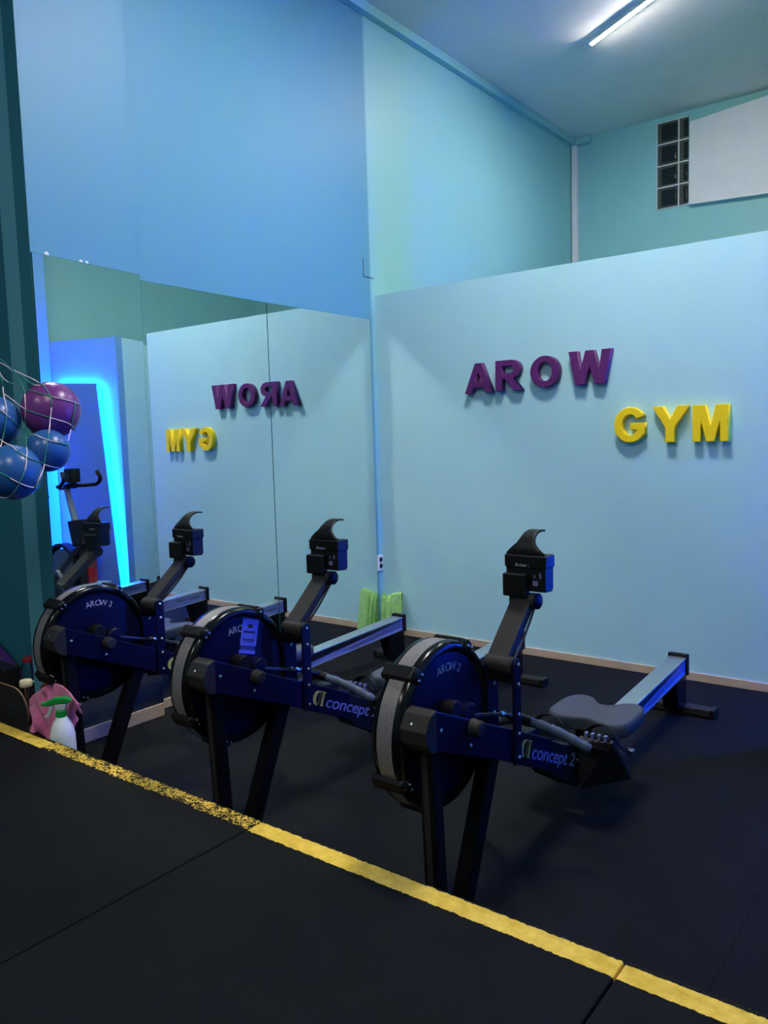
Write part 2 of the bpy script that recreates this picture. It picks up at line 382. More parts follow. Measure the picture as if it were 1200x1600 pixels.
# white board over the rest of the glass blocks
wb = empty('white_board', (1.153, 3.25, 3.46)); tag(wb, 'large blank white board high on the back wall, covering part of the glass blocks', 'board')
def wbp(x, y, z): return (x-1.153, y-3.25, z-3.46)
MB().hexa([wbp(1.153,3.25,3.466), wbp(2.25,3.25,3.405), wbp(2.25,3.272,3.405), wbp(1.153,3.272,3.466), wbp(1.157,3.25,4.183), wbp(2.25,3.25,4.272), wbp(2.25,3.272,4.272), wbp(1.157,3.272,4.183)]).build('sheet', 'board_white', wb, bevel=0.004)
MB().hexa([wbp(1.148,3.24,3.452), wbp(2.25,3.24,3.391), wbp(2.25,3.30,3.391), wbp(1.148,3.30,3.452), wbp(1.148,3.24,3.466), wbp(2.25,3.24,3.405), wbp(2.25,3.30,3.405), wbp(1.148,3.30,3.466)]).build('bottom_rail', 'white_plastic', wb)
MB().box(0.02, 1.05, 0.022, 0.05, 0.2, 0.6).build('batten', 'white_plastic', wb)
# white pipe in the far corner
tag(MB().box(0.008, 0.062, 3.24, 3.3, 0.0, 4.235).build('conduit', 'white_plastic', bevel=0.006), 'white vertical conduit in the far corner behind the partition', 'pipe')
# thin L shaped wire stub over the mirrors
tag(MB().box(0.0, 0.003, -0.1235, -0.1215, 2.51, 2.632).box(0.0, 0.003, -0.1215, -0.008, 2.508, 2.5105).build('wire_stub', 'ink'), 'thin dark L-shaped wire on the blue wall above the right mirror', 'wire')
# mirrors
def mirror(name, x0, x1, y0, y1, z0, zl, zr, label):
    root = empty(name, (x0, (y0+y1)/2, z0)); tag(root, label, 'mirror', 'wall mirrors beside the rowers')
    def P(x, y, z): return (x-x0, y-(y0+y1)/2, z-z0)
    xf = x1 - 0.0004
    MB().hexa([P(x0,y0,z0), P(xf,y0,z0), P(xf,y1,z0), P(x0,y1,z0), P(x0,y0,zl), P(xf,y0,zl), P(xf,y1,zr), P(x0,y1,zr)]).build('backing', 'mirror_edge', root)
    m = MB(); e = 0.0012
    m.hexa([P(xf,y0+e,z0+e), P(x1,y0+e,z0+e), P(x1,y1-e,z0+e), P(xf,y1-e,z0+e), P(xf,y0+e,zl-e), P(x1,y0+e,zl-e), P(x1,y1-e,zr-e), P(xf,y1-e,zr-e)]).build('mirror_face', 'mirror_glass', root)
    return root
m1 = mirror('wall_mirror', 0.08, 0.090, -2.569, -2.010, 0.068, 2.266, 2.246, 'leftmost tall mirror, on the pier beside the hanging balls')
mirror('wall_mirror.001', 0.0, 0.004, -1.992, -1.0635, 0.052, 2.240, 2.2262, 'middle tall mirror, between two narrow seams, reflecting the yellow letters')
mirror('wall_mirror.002', 0.0, 0.006, -1.0615, -0.073, 0.052, 2.2262, 2.2255, 'rightmost tall mirror, next to the corner with the socket')
for dy, s in ((-0.205, 1.1), (-0.035, 0.8), (-0.005, 0.8)):
    MB().lathe([(0, 0.010*s), (0.003, 0.010*s), (0.006, 0.004)], (0.0, dy-0.0, 2.194-0.037*dy), (1, 0, 0), 12).build('clip', 'white_plastic', m1, smooth=True)
# double socket on the sliver of left wall by the corner
sk = empty('wall_socket', (0.0, -0.041, 0.455)); tag(sk, 'white double wall socket between the right mirror and the corner', 'socket')
MB().box(0.0, 0.012, -0.030, 0.030, 0.0, 0.115).build('plate', 'white_plastic', sk, bevel=0.004)
for z in (0.035, 0.080): MB().lathe([(0.0122, 0.019), (0.0125, 0.016), (0.0126, 0.0)], (0, 0.004, z), (1, 0, 0), 20).build('outlet', 'dark_hole', sk)
# ceiling tubes
def tube_lamp(loc, ang, length, label, glow):
    root = empty('ceiling_tube_lamp', loc, ang); tag(root, label, 'lamp')
    MB().box(-length/2, length/2, -0.0205, 0.0205, 0.002, 0.024).box(-length/2, length/2, 0.0175, 0.0205, -0.0066, 0.002).box(-length/2, length/2, -0.0205, -0.0175, -0.0066, 0.002).build('housing', 'white_plastic', root, bevel=0.003)
    hl = length/2-0.012
    MB().prism([(0.017*math.cos(math.radians(a)), 0.002+0.017*math.sin(math.radians(a))) for a in range(180, 361, 15)], (-hl, hl), lambda y, z, x: (x, y, z)).build('glowing_tube', glow, root, smooth=True)
    for s in (-1, 1): MB().tube([(s*(length/2-0.012), 0, 0), (s*length/2, 0, 0)], 0.0175, 14).build('end_cap', 'white_plastic', root, smooth=True)
    return root
A30 = math.atan2(-0.333, 0.576)
def tl(x, y, L, label, glow='tube_glow'): return tube_lamp((x, y, H_CEIL-0.024), A30, L, label, glow)
tl(0.98+0.866*0.75, 1.445-0.5*0.75, 1.5, 'lit white ceiling tube at the top of the picture, above the partition')
def panel_lamp(x, y, L, W, label, glow):
    root = empty('ceiling_panel_lamp', (x, y, H_CEIL), A30); tag(root, label, 'lamp', 'white panel lamps on the ceiling')
    MB().box(-L/2-0.02, L/2+0.02, -W/2-0.02, W/2+0.02, -0.04, 0.0).build('housing', 'white_plastic', root, bevel=0.004)
    MB().box(-L/2, L/2, -W/2, W/2, -0.046, -0.041).build('diffuser', glow, root)
panel_lamp(2.05, -1.38, 0.9, 0.3, 'lit white ceiling panel over the rowers, in front of the letters', 'panel_glow')
panel_lamp(2.5, -4.7, 1.2, 0.3, 'lit white ceiling panel above the viewer', 'rear_panel_glow')
panel_lamp(0.6, -6.6, 1.2, 0.3, 'added unseen fill panel on the ceiling far behind the viewer', 'rear_panel_glow')  # unseen lamp, added to put more light on the walls
# light-edged panel on the booth (seen in the left mirror)
lp = empty('lit_panel', bp(0.35, 0, 0)); tag(lp, 'tall pale panel edged with glowing blue light strips, reflected in the left mirror', 'light panel')
def lq(a, n, z): return tuple(Vector(bp(a, n, z)) - Vector(bp(0.35, 0, 0)))
TR, BR, TL_, BL_ = (0.182, 1.995), (0.04, 0.03), (0.675, 2.02), (0.52, 0.03)
MB().hexa([lq(BR[0],0.06,BR[1]), lq(BL_[0],0.06,BL_[1]), lq(BL_[0],0.085,BL_[1]), lq(BR[0],0.085,BR[1]), lq(TR[0],0.06,TR[1]), lq(TL_[0],0.06,TL_[1]), lq(TL_[0],0.085,TL_[1]), lq(TR[0],0.085,TR[1])]).build('panel', 'panel_blue', lp)
MB().hexa([lq(BR[0]+.08,0.0,0.05), lq(BL_[0]-.08,0.0,0.05), lq(BL_[0]-.08,0.06,0.05), lq(BR[0]+.08,0.06,0.05), lq(TR[0]+.08,0.0,TR[1]-.08), lq(TL_[0]-.08,0.0,TL_[1]-.08), lq(TL_[0]-.08,0.06,TL_[1]-.08), lq(TR[0]+.08,0.06,TR[1]-.08)]).build('back_frame', 'white_plastic', lp)
for a, b, n in (((BR[0]-0.006, BR[1]), (TR[0]-0.006, TR[1]-0.012), 0.050), ((TR[0]+0.012, TR[1]-0.012), (TL_[0]-0.012, TL_[1]-0.012), 0.032), ((TL_[0]-0.012, TL_[1]-0.012), (BL_[0]-0.012, BL_[1]), 0.032)):
    MB().tube([lq(a[0], n, a[1]), lq(b[0], n, b[1])], 0.008, 8).build('light_strip', 'led_glow', lp)
struct(MB().hexa([bp(0.12,0.10,0), bp(0.6,0.10,0), bp(0.6,0.30,0), bp(0.12,0.30,0), bp(0.12,0.10,0.1), bp(0.6,0.10,0.1), bp(0.6,0.30,0.1), bp(0.12,0.30,0.1)]).build('trim_3', 'plain_wall', bevel=0.004))

# ================================================================== letters on the partition
def arc(cx, cy, rx, ry, a0, a1, n=20):
    return [(cx+rx*math.cos(math.radians(a0+(a1-a0)*k/n)), cy+ry*math.sin(math.radians(a0+(a1-a0)*k/n))) for k in range(n+1)]
GL = {
 'A': ([[(0,0),(.225,0),(.30,.20),(.70,.20),(.775,0),(1,0),(.615,1),(.385,1)], [(.36,.375),(.64,.375),(.50,.76)]]),
 'R': ([[(0,0),(.24,0),(.24,.395),(.36,.395),(.70,0),(1,0),(.63,.43)] + arc(.60,.71,.36,.29,-70,90,14) + [(0,1)], [(.24,.56)] + arc(.56,.695,.155,.135,-90,90,10) + [(.24,.83)]]),
 'O': ([arc(.5,.5,.5,.51,0,351,40), arc(.5,.5,.27,.335,0,351,40)]),
 'W': ([[(0,1),(.155,0),(.375,0),(.5,.60),(.625,0),(.845,0),(1,1),(.80,1),(.725,.36),(.595,1),(.405,1),(.275,.36),(.20,1)]]),
 'G': ([arc(.5,.5,.5,.51,32,330,36) + [(.97,.22),(.97,.545),(.53,.545),(.53,.375),(.74,.375),(.74,.265)] + arc(.5,.5,.27,.33,-40,-315,28) + [(.71,.70)]]),
 'Y': ([[(.375,0),(.625,0),(.625,.41),(1,1),(.725,1),(.50,.61),(.275,1),(0,1),(.375,.41)]]),
 'M': ([[(0,0),(.215,0),(.215,.70),(.39,0),(.61,0),(.785,.70),(.785,0),(1,0),(1,1),(.66,1),(.5,.36),(.34,1),(0,1)]]),
}
def wall_letter(ch, x0, x1, z0, z1, material, label, group):
    sp = [[(x*(x1-x0), y*(z1-z0)) for x, y in s] for s in GL[ch]]
    o = curve_mesh('wall_letter', sp, 0.038, material, bevel=0.003)
    o.rotation_euler = (math.pi/2, 0, 0); o.location = (x0, -0.0225, z0)
    tag(o, label, 'letter', group)
PG, YG = 'purple letters on the partition', 'yellow letters on the partition'
wall_letter('A', .749, .945, 1.672, 1.856, 'purple_paint', 'purple block letter A, first of the word AROW on the pale blue wall', PG)
wall_letter('R', .975, 1.150, 1.676, 1.859, 'purple_paint', 'purple block letter R, second of the word AROW on the pale blue wall', PG)
wall_letter('O', 1.216, 1.402, 1.683, 1.863, 'purple_paint', 'purple ring-shaped letter O, third of the word AROW', PG)
wall_letter('W', 1.467, 1.722, 1.681, 1.872, 'purple_paint', 'purple block letter W, last of the word AROW', PG)
wall_letter('G', 1.744, 1.922, 1.341, 1.530, 'yellow_paint', 'yellow block letter G, first of the word GYM', YG)
wall_letter('Y', 1.965, 2.150, 1.337, 1.530, 'yellow_paint', 'yellow block letter Y in the middle of the word GYM', YG)
wall_letter('M', 2.181, 2.362, 1.336, 1.527, 'yellow_paint', 'yellow block letter M, rightmost letter on the wall', YG)

# ================================================================== rowing machine
def R(s, t, z): return (s, -t, z)          # s to the machine's right, t forward from the rear foot, z up
def ring_side(poly, s0, s1, mb):             # polygon in (t,z) extruded across s
    return mb.prism(poly, (s0, s1), lambda t, z, s: R(s, t, z))
FT, FZ = 2.042, 0.561                        # flywheel axle
BEAM_ANG = math.atan(0.438)
def on_beam(d, h):                           # d metres down the beam from its front top corner, h below its top edge
    c, s_ = math.cos(BEAM_ANG), math.sin(BEAM_ANG)
    return (2.245 - d*c - h*s_, 0.681 - d*s_ - h*c + 0.0)
def make_rower():
    root = empty('rowing_machine', (0, 0, 0))
    # rear foot and leg
    ft = MB().box(-0.172, 0.172, -0.035, 0.035, 0.008, 0.042).build('rear_foot', 'black_matte', root, bevel=0.004)
    for s in (-1, 1): MB().box(s*0.172-0.012, s*0.172+0.012, -0.038, 0.038, 0.0, 0.046).build('end_cap', 'black_plastic', ft, bevel=0.004)
    m = MB(); ring_side([(-0.012,0.20),(0.15,0.19),(0.105,0.04),(-0.012,0.04)], -0.038, 0.038, m); m.build('rear_leg', 'black_gloss', root, bevel=0.004)
    # rail
    z0, z1 = 0.281, 0.205
    def railbox(s0, s1, t0, t1, dz0, dz1, mb):
        f = lambda t: z0 - 0.053*t
        return mb.hexa([R(s0,t0,f(t0)+dz0), R(s1,t0,f(t0)+dz0), R(s1,t1,f(t1)+dz0), R(s0,t1,f(t1)+dz0), R(s0,t0,f(t0)+dz1), R(s1,t0,f(t0)+dz1), R(s1,t1,f(t1)+dz1), R(s0,t1,f(t1)+dz1)])
    railbox(-0.036, 0.036, 0.0, 1.24, -0.075, -0.008, MB()).build('rail', 'rail_side', root)
    railbox(-0.041, 0.041, 0.0, 1.24, -0.008, 0.0, MB()).build('rail_track', 'aluminium', root, bevel=0.002)
    railbox(-0.041, 0.041, 0.0, 1.24, -0.079, -0.075, MB()).build('rail_flange', 'aluminium', root)
    # swoosh decals along both rail sides
    for sd in (1, -1):
        q = MB(); s0 = sd*0.0362; s1 = sd*0.0368
        def strip(t0, t1, a0, a1, w0, w1, bend):
            up, lo = [], []
            for k in range(13):
                u = k/12; t = t0+(t1-t0)*u; c = a0+(a1-a0)*u + bend*math.sin(math.pi*u); w = w0+(w1-w0)*u
                zz = z0-0.053*t
                up.append((t, zz-0.010+min(0,c+w/2))); lo.append((t, zz-0.010+max(-0.064, c-w/2)))
            q.prism(up+lo[::-1], (s0, s1), lambda t, z, s: R(s, t, z))
        if sd == 1:
            strip(0.02, 1.22, -0.006, -0.032, 0.006, 0.060, 0.006)
            for c0, c1, t1 in ((-0.020, -0.030, 0.62), (-0.033, -0.050, 0.56), (-0.046, -0.058, 0.5)): strip(0.02, t1, c0, c1, 0.005, 0.003, 0.004)
        else:
            strip(0.45, 1.22, -0.050, -0.032, 0.010, 0.060, 0.0)
            for c0, t0 in ((-0.022, 0.42), (-0.034, 0.46), (-0.046, 0.5)): strip(t0, t0+0.35, c0, c0-0.004, 0.006, 0.006, 0.0)
        q.build('rail_decal', 'decal_black', root)
    tx = text_mesh('rail_lettering', 'indoor rower', 0.040, 'decal_black', root, 0.0006, 0.25)
    tx.matrix_local = Matrix(((0,0,-1,-0.0368),(1,0,0,0),(0,1,0,0),(0,0,0,1))) if False else Matrix.Translation(R(-0.0368, 0.06, 0.226)) @ Matrix(((0,0,-1,0),(-1,0,0,0),(0,1,0,0),(0,0,0,1)))
    # tail cap
    cp = MB().box(-0.050, 0.050, -0.004, 0.022, 0.190, 0.297).build('tail_cap', 'black_plastic', root, bevel=0.006)
    for s in (-1, 1): MB().lathe([(0,0.006),(0.004,0.006),(0.006,0.003)], R(s*0.035, 0.002, 0.297), (0,0,1), 10).build('bolt', 'steel', cp, smooth=True)
    # seat
    ol = spline([(0.166,1.04),(0.158,1.13),(0.115,1.168),(0.055,1.160),(0,1.138),(-0.055,1.160),(-0.115,1.168),(-0.158,1.13),(-0.166,1.04),(-0.160,0.95),(-0.128,0.893),(-0.075,0.894),(-0.03,0.945),(0,0.955),(0.03,0.945),(0.075,0.894),(0.128,0.893),(0.160,0.95)], 6)
    sm = MB(); bm = sm.bm; cs, ct = 0.0, 1.04; rows = []
    for sc, z in ((0.88,0.262),(0.96,0.264),(1.0,0.272),(1.0,0.300),(0.985,0.309),(0.95,0.314),(0.86,0.315),(0.65,0.311),(0.4,0.307),(0.15,0.305)):
        rows.append([bm.verts.new(R(cs+(p.x-cs)*sc, ct+(p.y-ct)*sc, z + (0.006*(abs(p.x)/0.16)**2 if z > 0.3 else 0))) for p in ol])
    for a, b in zip(rows[:-1], rows[1:]):
        for k in range(len(ol)): bm.faces.new((a[k], a[(k+1)%len(ol)], b[(k+1)%len(ol)], b[k]))
    bm.faces.new(rows[0][::-1]); bm.faces.new(rows[-1])
    sm.build('seat', 'seat_foam', root, smooth=1)
    m = MB(); m.box(-0.060, 0.060, -1.11, -0.97, 0.243, 0.263)
    for s in (-1, 1): m.box(s*0.056-0.005, s*0.056+0.005, -1.10, -0.98, 0.17, 0.25)
    m.build('seat_carriage', 'black_plastic', root, bevel=0.003)
    # main beam
    m = MB(); ring_side([(2.235,0.676),(1.818,0.494),(1.53,0.368),(1.53,0.250),(1.906,0.426),(2.235,0.561)], -0.034, 0.044, m)
    bm_ = m.build('main_beam', 'navy_paint', root, bevel=0.004)
    m = MB(); ring_side([(1.5305,0.364),(1.44,0.318),(1.27,0.262),(1.27,0.150),(1.318,0.118),(1.505,0.222),(1.5305,0.247)], -0.034, 0.0435, m)
    m.build('rear_housing', 'black_plastic', root, bevel=0.003)
    m = MB(); ring_side([(2.233,0.678),(2.262,0.668),(2.290,0.628),(2.282,0.590),(2.262,0.566),(2.233,0.557)], -0.038, 0.047, m)
    m.build('front_cap', 'black_matte', root, bevel=0.003)
    # bolts on the beam (right face)
    for t, z in ((2.212,0.613),(2.059,0.521),(1.326,0.223)):
        MB().lathe([(0,0.0075),(0.003,0.0075),(0.006,0.003)], R(0.0438,t,z), (1,0,0), 10).build('bolt', 'steel', bm_, smooth=True)
    MB().lathe([(0,0.008),(0.004,0.007),(0.006,0.003)], R(-0.006,2.276,0.64), (0,-1,0.4), 10).build('bolt', 'steel', bm_, smooth=True)
    MB().lathe([(0,0.026),(0.006,0.026),(0.010,0.024),(0.030,0.023),(0.034,0.019),(0.036,0.0)], R(0.044,2.048,0.572), (1,0,0), 28).build('knob', 'black_matte', root, smooth=True)
    # brand lettering on the beam
    lr = Matrix.Translation(R(0.0445, 1.762, 0.387)) @ Matrix(((0,0,1,0),(math.cos(BEAM_ANG),math.sin(BEAM_ANG),0,0),(-math.sin(BEAM_ANG),math.cos(BEAM_ANG),0,0),(0,0,0,1)))
    # gold mark: a thick crescent and two upright strokes
    cres = arc(.30,.5,.30,.50,75,285,24) + arc(.42,.5,.20,.42,262,98,20)
    st1 = [(.38,0),(.62,0),(.62,.05),(.56,.09),(.56,.91),(.62,.95),(.62,1),(.38,1),(.38,.95),(.44,.91),(.44,.09),(.38,.05)]
    st2 = [(.62,0),(.86,0),(.86,.05),(.78,.09),(.78,.91),(.86,.95),(.86,1),(.62,1),(.62,.95),(.66,.91),(.66,.09),(.62,.05)]
    lg = curve_mesh('logo_mark', [[(x*0.085, y*0.056) for x, y in q] for q in (cres, st1, st2)], 0.0008, 'logo_gold', bm_)
    lg.matrix_local = lr
    tx = text_mesh('logo_lettering', 'concept 2', 0.066, 'logo_silver', bm_, 0.0008, 0.12, 0.98, 1.0, 0.0006)
    w = max(v.co.x for v in tx.data.vertices); tx.data.transform(Matrix.Diagonal((0.365/w, 1, 1, 1)))
    tx.matrix_local = lr @ Matrix.Translation((0.082, 0.000, 0))
    # legs
    def leg(t0, z0_, t1, z1_, w, d):
        m = MB(); p, q = Vector(R(0.004,t0,z0_)), Vector(R(0.004,t1,z1_))
        m.bar(p, q, w, d, up=(0,-1,0)); o = m.build('front_leg', 'leg_black', root, bevel=0.006)
        c = MB(); off = Vector((0,-d/2-0.0006,0)) ; c.bar(p.lerp(q,0.06)+off, q+off, w*0.42, 0.003, up=(0,-1,0)); c.build('leg_channel', 'black_matte', o)
    leg(2.212, 0.585, 2.185, 0.03, 0.046, 0.050)
    leg(1.885, 0.425, 2.058, 0.03, 0.050, 0.058)
    ff = MB().box(-0.20, 0.20, -2.180, -2.060, 0.006, 0.040).build('front_foot', 'black_matte', root, bevel=0.006)
    for s in (-1, 1): MB().lathe([(0,0.012),(0.002,0.022),(0.016,0.022),(0.018,0.012)], R(s*0.205-0.009,2.165,0.024), (1,0,0), 18).build('caster', 'black_plastic', ff, smooth=True)
    # flywheel cage
    C0 = R(0, FT, FZ)
    fw = MB().lathe([(-0.150,0.0),(-0.150,0.215),(-0.146,0.232),(-0.134,0.244),(-0.120,0.247),(-0.120,0.2440),(-0.066,0.2440),(-0.066,0.2475),(-0.052,0.2470),(-0.040,0.240),(-0.036,0.231),(-0.038,0.222),(-0.046,0.217),(-0.050,0.214),(-0.050,0.0)], C0, (1,0,0), 96).build('flywheel_housing', 'black_gloss', root, smooth=True)
    MB().lathe([(-0.119,0.2405),(-0.119,0.2455),(-0.067,0.2455),(-0.067,0.2405)], C0, (1,0,0), 96, cap=False).build('perforated_band', 'perforated_mesh', fw, smooth=True)
    MB().lathe([(-0.0502,0.0),(-0.0502,0.212),(-0.0490,0.2125),(-0.0485,0.209),(-0.0485,0.0)], C0, (1,0,0), 72).build('disc_cover', 'navy_paint', fw, smooth=True)
    for ang in (50, -27, 118, 205, 290):
        a = math.radians(ang); ct_, cz_ = math.cos(a), math.sin(a)
        q = MB()
        def P(s, r, u): return R(s, FT + ct_*r - cz_*u, FZ + cz_*r + ct_*u)
        w = 0.026
        q.hexa([P(-0.153,0.236,-w), P(-0.040,0.236,-w), P(-0.040,0.236,w), P(-0.153,0.236,w), P(-0.149,0.259,-w*.8), P(-0.046,0.259,-w*.8), P(-0.046,0.259,w*.8), P(-0.149,0.259,w*.8)])
        br = q.build('clamp', 'black_plastic', fw, bevel=0.006)
        q = MB(); q.lathe([(0,0.022),(0.008,0.022),(0.014,0.016),(0.016,0.0)], P(-0.046,0.236,0.0), (1,0,0), 18).build('clamp_boss', 'black_gloss', br, smooth=True)
        for u in (-0.010, 0.010): MB().lathe([(0,0.005),(0.004,0.005),(0.006,0.002)], P(-0.031,0.238,u), (1,0,0), 10).build('screw', 'steel', br, smooth=True)
    # sprocket covers on the disc
    m = MB(); ring_side([(2.078,0.56),(2.078,0.617)] + [(2.050+0.028*math.cos(a), 0.617+0.024*math.sin(a)) for a in [math.pi*k/8 for k in range(1,8)]] + [(2.022,0.617),(2.022,0.54)], -0.05, -0.004, m)
    m.build('axle_cover', 'black_plastic', root, bevel=0.003, smooth=True)
    MB().lathe([(-0.05,0.040),(-0.008,0.040),(-0.002,0.034),(0.0,0.0)], R(0,1.975,0.574), (1,0,0), 28).build('sprocket_cover', 'navy_paint', root, smooth=True)
    # upright plates
    def upright(s0, s1, za, zb, tw, bolts, name):
        m = MB(); ring_side([(1.785-tw,za),(1.785+tw,za)] + [(1.785+tw*math.cos(a), zb+tw*math.sin(a)) for a in [math.pi*k/8 for k in range(9)]], s0, s1, m)
        o = m.build(name, 'navy_paint', root, bevel=0.002)
        for z in bolts: MB().lathe([(0,0.008),(0.003,0.008),(0.007,0.003)], R(s1,1.785,z), (1,0,0), 10).build('bolt', 'steel', o, smooth=True)
    upright(0.0445, 0.054, 0.372, 0.688, 0.022, (0.691,0.628,0.532,0.469,0.393), 'upright')
    upright(-0.052, -0.034, 0.455, 0.672, 0.034, (0.617,0.522), 'upright')
    # hinged arm with its knuckles
    MB().cyl(R(-0.056,1.785,0.683), R(0.044,1.785,0.683), 0.030, 24).build('lower_knuckle', 'black_matte', root, bevel=0.004, smooth=True)
    MB().box(-0.055, 0.030, -1.816, -1.752, 0.636, 0.662).build('knuckle_base', 'black_gloss', root, bevel=0.004)
    a, b = Vector(R(-0.016,1.782,0.692)), Vector(R(-0.026,1.590,0.848))
    nrm = (b-a).cross(Vector((1,0,0))).normalized()
    arm = MB().bar(a, b, 0.074, 0.036, up=nrm).build('arm', 'black_matte', root, bevel=0.004)
    off = nrm*(-0.010 if nrm.z > 0 else 0.010)
    MB().tube([tuple(a.lerp(b,u)+Vector((0.043,0,0))+off+Vector((0,0,-0.012*math.sin(math.pi*u)))) for u in (0.05,0.3,0.5,0.7,0.95)], 0.004, 8).build('cable', 'black_plastic', arm, smooth=True)
    MB().cyl(R(-0.068,1.586,0.853), R(0.022,1.586,0.853), 0.026, 24).build('upper_knuckle', 'black_matte', root, bevel=0.003, smooth=True)
    MB().lathe([(0,0.027),(0.008,0.027),(0.013,0.020),(0.015,0.0)], R(0.022,1.586,0.853), (1,0,0), 24).build('pivot_cap', 'navy_paint', root, smooth=True)
    # monitor
    mo = MB(); ring_side([(1.590,0.884),(1.590,0.996),(1.580,1.006),(1.540,1.003),(1.528,0.985),(1.528,0.892),(1.536,0.880)], -0.088, 0.056, mo)
    mon = mo.build('monitor', 'black_plastic', root, bevel=0.003)
    MB().box(-0.092, 0.060, -1.594, -1.524, 0.962, 1.004).build('monitor_lip', 'black_plastic', mon, bevel=0.004)
    MB().box(-0.070, 0.040, -1.5285, -1.5265, 0.905, 0.985).build('screen', 'screen_dark', mon)
    MB().box(-0.086, 0.000, -1.622, -1.588, 0.868, 0.945).build('battery_box', 'black_plastic', mon, bevel=0.005)
    q = MB(); q.box(0.012, 0.030, -1.5925, -1.5895, 0.905, 0.921).box(0.016, 0.020, -1.5925, -1.5895, 0.930, 0.942).box(0.036, 0.042, -1.5925, -1.5895, 0.930, 0.948); q.build('ports', 'rail_side', mon)
    tx = text_mesh('monitor_lettering', 'Arow :', 0.018, 'chalk', mon)
    tx.matrix_local = Matrix.Translation(R(-0.052, 1.5945, 0.966)) @ Matrix(((1,0,0,0),(0,0,-1,0),(0,1,0,0),(0,0,0,1)))
    # phone claw on top: wide root narrowing and curling to the rear
    path = [(1.578,0.998,-0.094,0.058),(1.580,1.012,-0.088,0.046),(1.577,1.026,-0.074,0.028),(1.570,1.042,-0.056,0.012),(1.558,1.058,-0.048,0.006),(1.540,1.071,-0.044,0.004),(1.520,1.078,-0.040,0.006),(1.500,1.079,-0.038,0.008),(1.486,1.076,-0.038,0.008)]
    q = MB(); rws = []
    for t, z, s0, s1 in path: rws.append([q.bm.verts.new(R(s0+(s1-s0)*k/6, t, z)) for k in range(7)])
    for r0, r1 in zip(rws[:-1], rws[1:]):
        for k in range(6): q.bm.faces.new((r0[k], r0[k+1], r1[k+1], r1[k]))
    q.build('phone_claw', 'black_plastic', mon, smooth=1, solid=0.006)
    for k, (t, z) in enumerate(((1.512,1.0735),(1.499,1.073),(1.488,1.070))): pass
    # chain and handle
    ch = MB(); n = 34; A, B = Vector(R(-0.002,1.955,0.572)), Vector(R(-0.002,1.80,0.527))
    for k in range(n):
        c = A.lerp(B, k/(n-1)); ch.box(c.x-0.0045, c.x+0.0045, c.y-0.0032, c.y+0.0032, c.z-(0.0042 if k%2 else 0.003), c.z+(0.0042 if k%2 else 0.003))
    ch.build('chain', 'chain_steel', root)
    MB().tube([R(-0.002,1.80,0.527), R(-0.002,1.785,0.522), R(-0.002,1.772,0.517)], [0.008,0.011,0.007], 12).build('swivel', 'steel', root, smooth=True)
    hd = MB().tube(spline([R(-0.030,1.66,0.465), R(-0.002,1.665,0.470), R(0.030,1.655,0.463)], 6, False), 0.017, 12).build('handle', 'black_plastic', root, smooth=True)
    MB().tube([R(-0.002,1.775,0.518), R(-0.002,1.70,0.487), R(-0.002,1.655,0.470)], [0.007,0.013,0.016], 10).build('handle_stem', 'black_plastic', hd, smooth=True)
    for s in (-1, 1):
        pts = spline([R(s*0.012,1.658,0.466), R(s*0.06,1.635,0.450), R(s*0.115,1.605,0.424), R(s*0.165,1.580,0.394), R(s*0.195,1.562,0.376)], 6, False)
        MB().tube(pts, [0.0165+0.0015*math.sin(k*1.3) for k in range(len(pts)-1)]+[0.013], 14).build('grip', 'grip_rubber', hd, smooth=True)
    # handle hook
    MB().box(-0.03, 0.03, -1.70, -1.58, 0.395, 0.43).build('handle_rest', 'black_plastic', root, bevel=0.006)
    # foot stretchers
    for s in (-1, 1):
        a0, a1 = (0.046, 0.168) if s > 0 else (-0.168, -0.036)
        ai, ao = (a0, a1) if s > 0 else (a1, a0)
        m = MB(); V = [m.bm.verts.new(R(*q)) for q in ((ai,1.325,0.297),(ao,1.297,0.300),(ao,1.112,0.100),(ai,1.105,0.100),(ai,1.305,0.104),(ai,1.300,0.306),(ao,1.285,0.306),(ao,1.098,0.106),(ai,1.095,0.106))]
        for f in ((0,1,4),(1,2,4),(2,3,4),(0,4,3,8,5),(0,5,6,1),(5,8,7,6),(1,6,7,2),(2,7,8,3)): m.bm.faces.new([V[i] for i in f])
        fb = m.build('footboard', 'black_matte', root, bevel=0.002)
        q = MB(); A_, B_ = Vector(R(ai+(ao-ai)*0.12,1.292,0.118)), Vector(R(ai+(ao-ai)*0.80,1.222,0.182)); q.bar(A_, B_, 0.006, 0.010); q.build('rib', 'black_plastic', fb)
        ftc = (a0+a1)/2
        # adjustable toe plate with its pale toothed edge
        tp = MB(); nn = (0.72, -0.69)
        tp.hexa([R(a0+0.012,1.300,0.310), R(a1-0.012,1.300,0.310), R(a1-0.012,1.20,0.205), R(a0+0.012,1.20,0.205), R(a0+0.012,1.292,0.320), R(a1-0.012,1.292,0.320), R(a1-0.012,1.192,0.215), R(a0+0.012,1.192,0.215)])
        plate = tp.build('toe_plate', 'black_plastic', fb, bevel=0.003)
        for k in range(4):
            c = a0+0.026+k*(a1-a0-0.05)/3
            MB().box(c-0.005, c+0.005, -1.308, -1.292, 0.303, 0.324).build('tooth', 'rail_side', plate)
        # strap arched over the toes, buckle hanging on the outer side
        pts = [R(ftc + (0.064)*math.cos(th), 1.25-0.015*math.sin(th), 0.275 + 0.062*math.sin(th)) for th in [math.pi*k/14 for k in range(15)]]
        q = MB(); rr = []
        for x, y, z in pts: rr.append((q.bm.verts.new((x, y-0.014, z+0.006)), q.bm.verts.new((x, y+0.014, z-0.008))))
        for u, v in zip(rr[:-1], rr[1:]): q.bm.faces.new((u[0], u[1], v[1], v[0]))
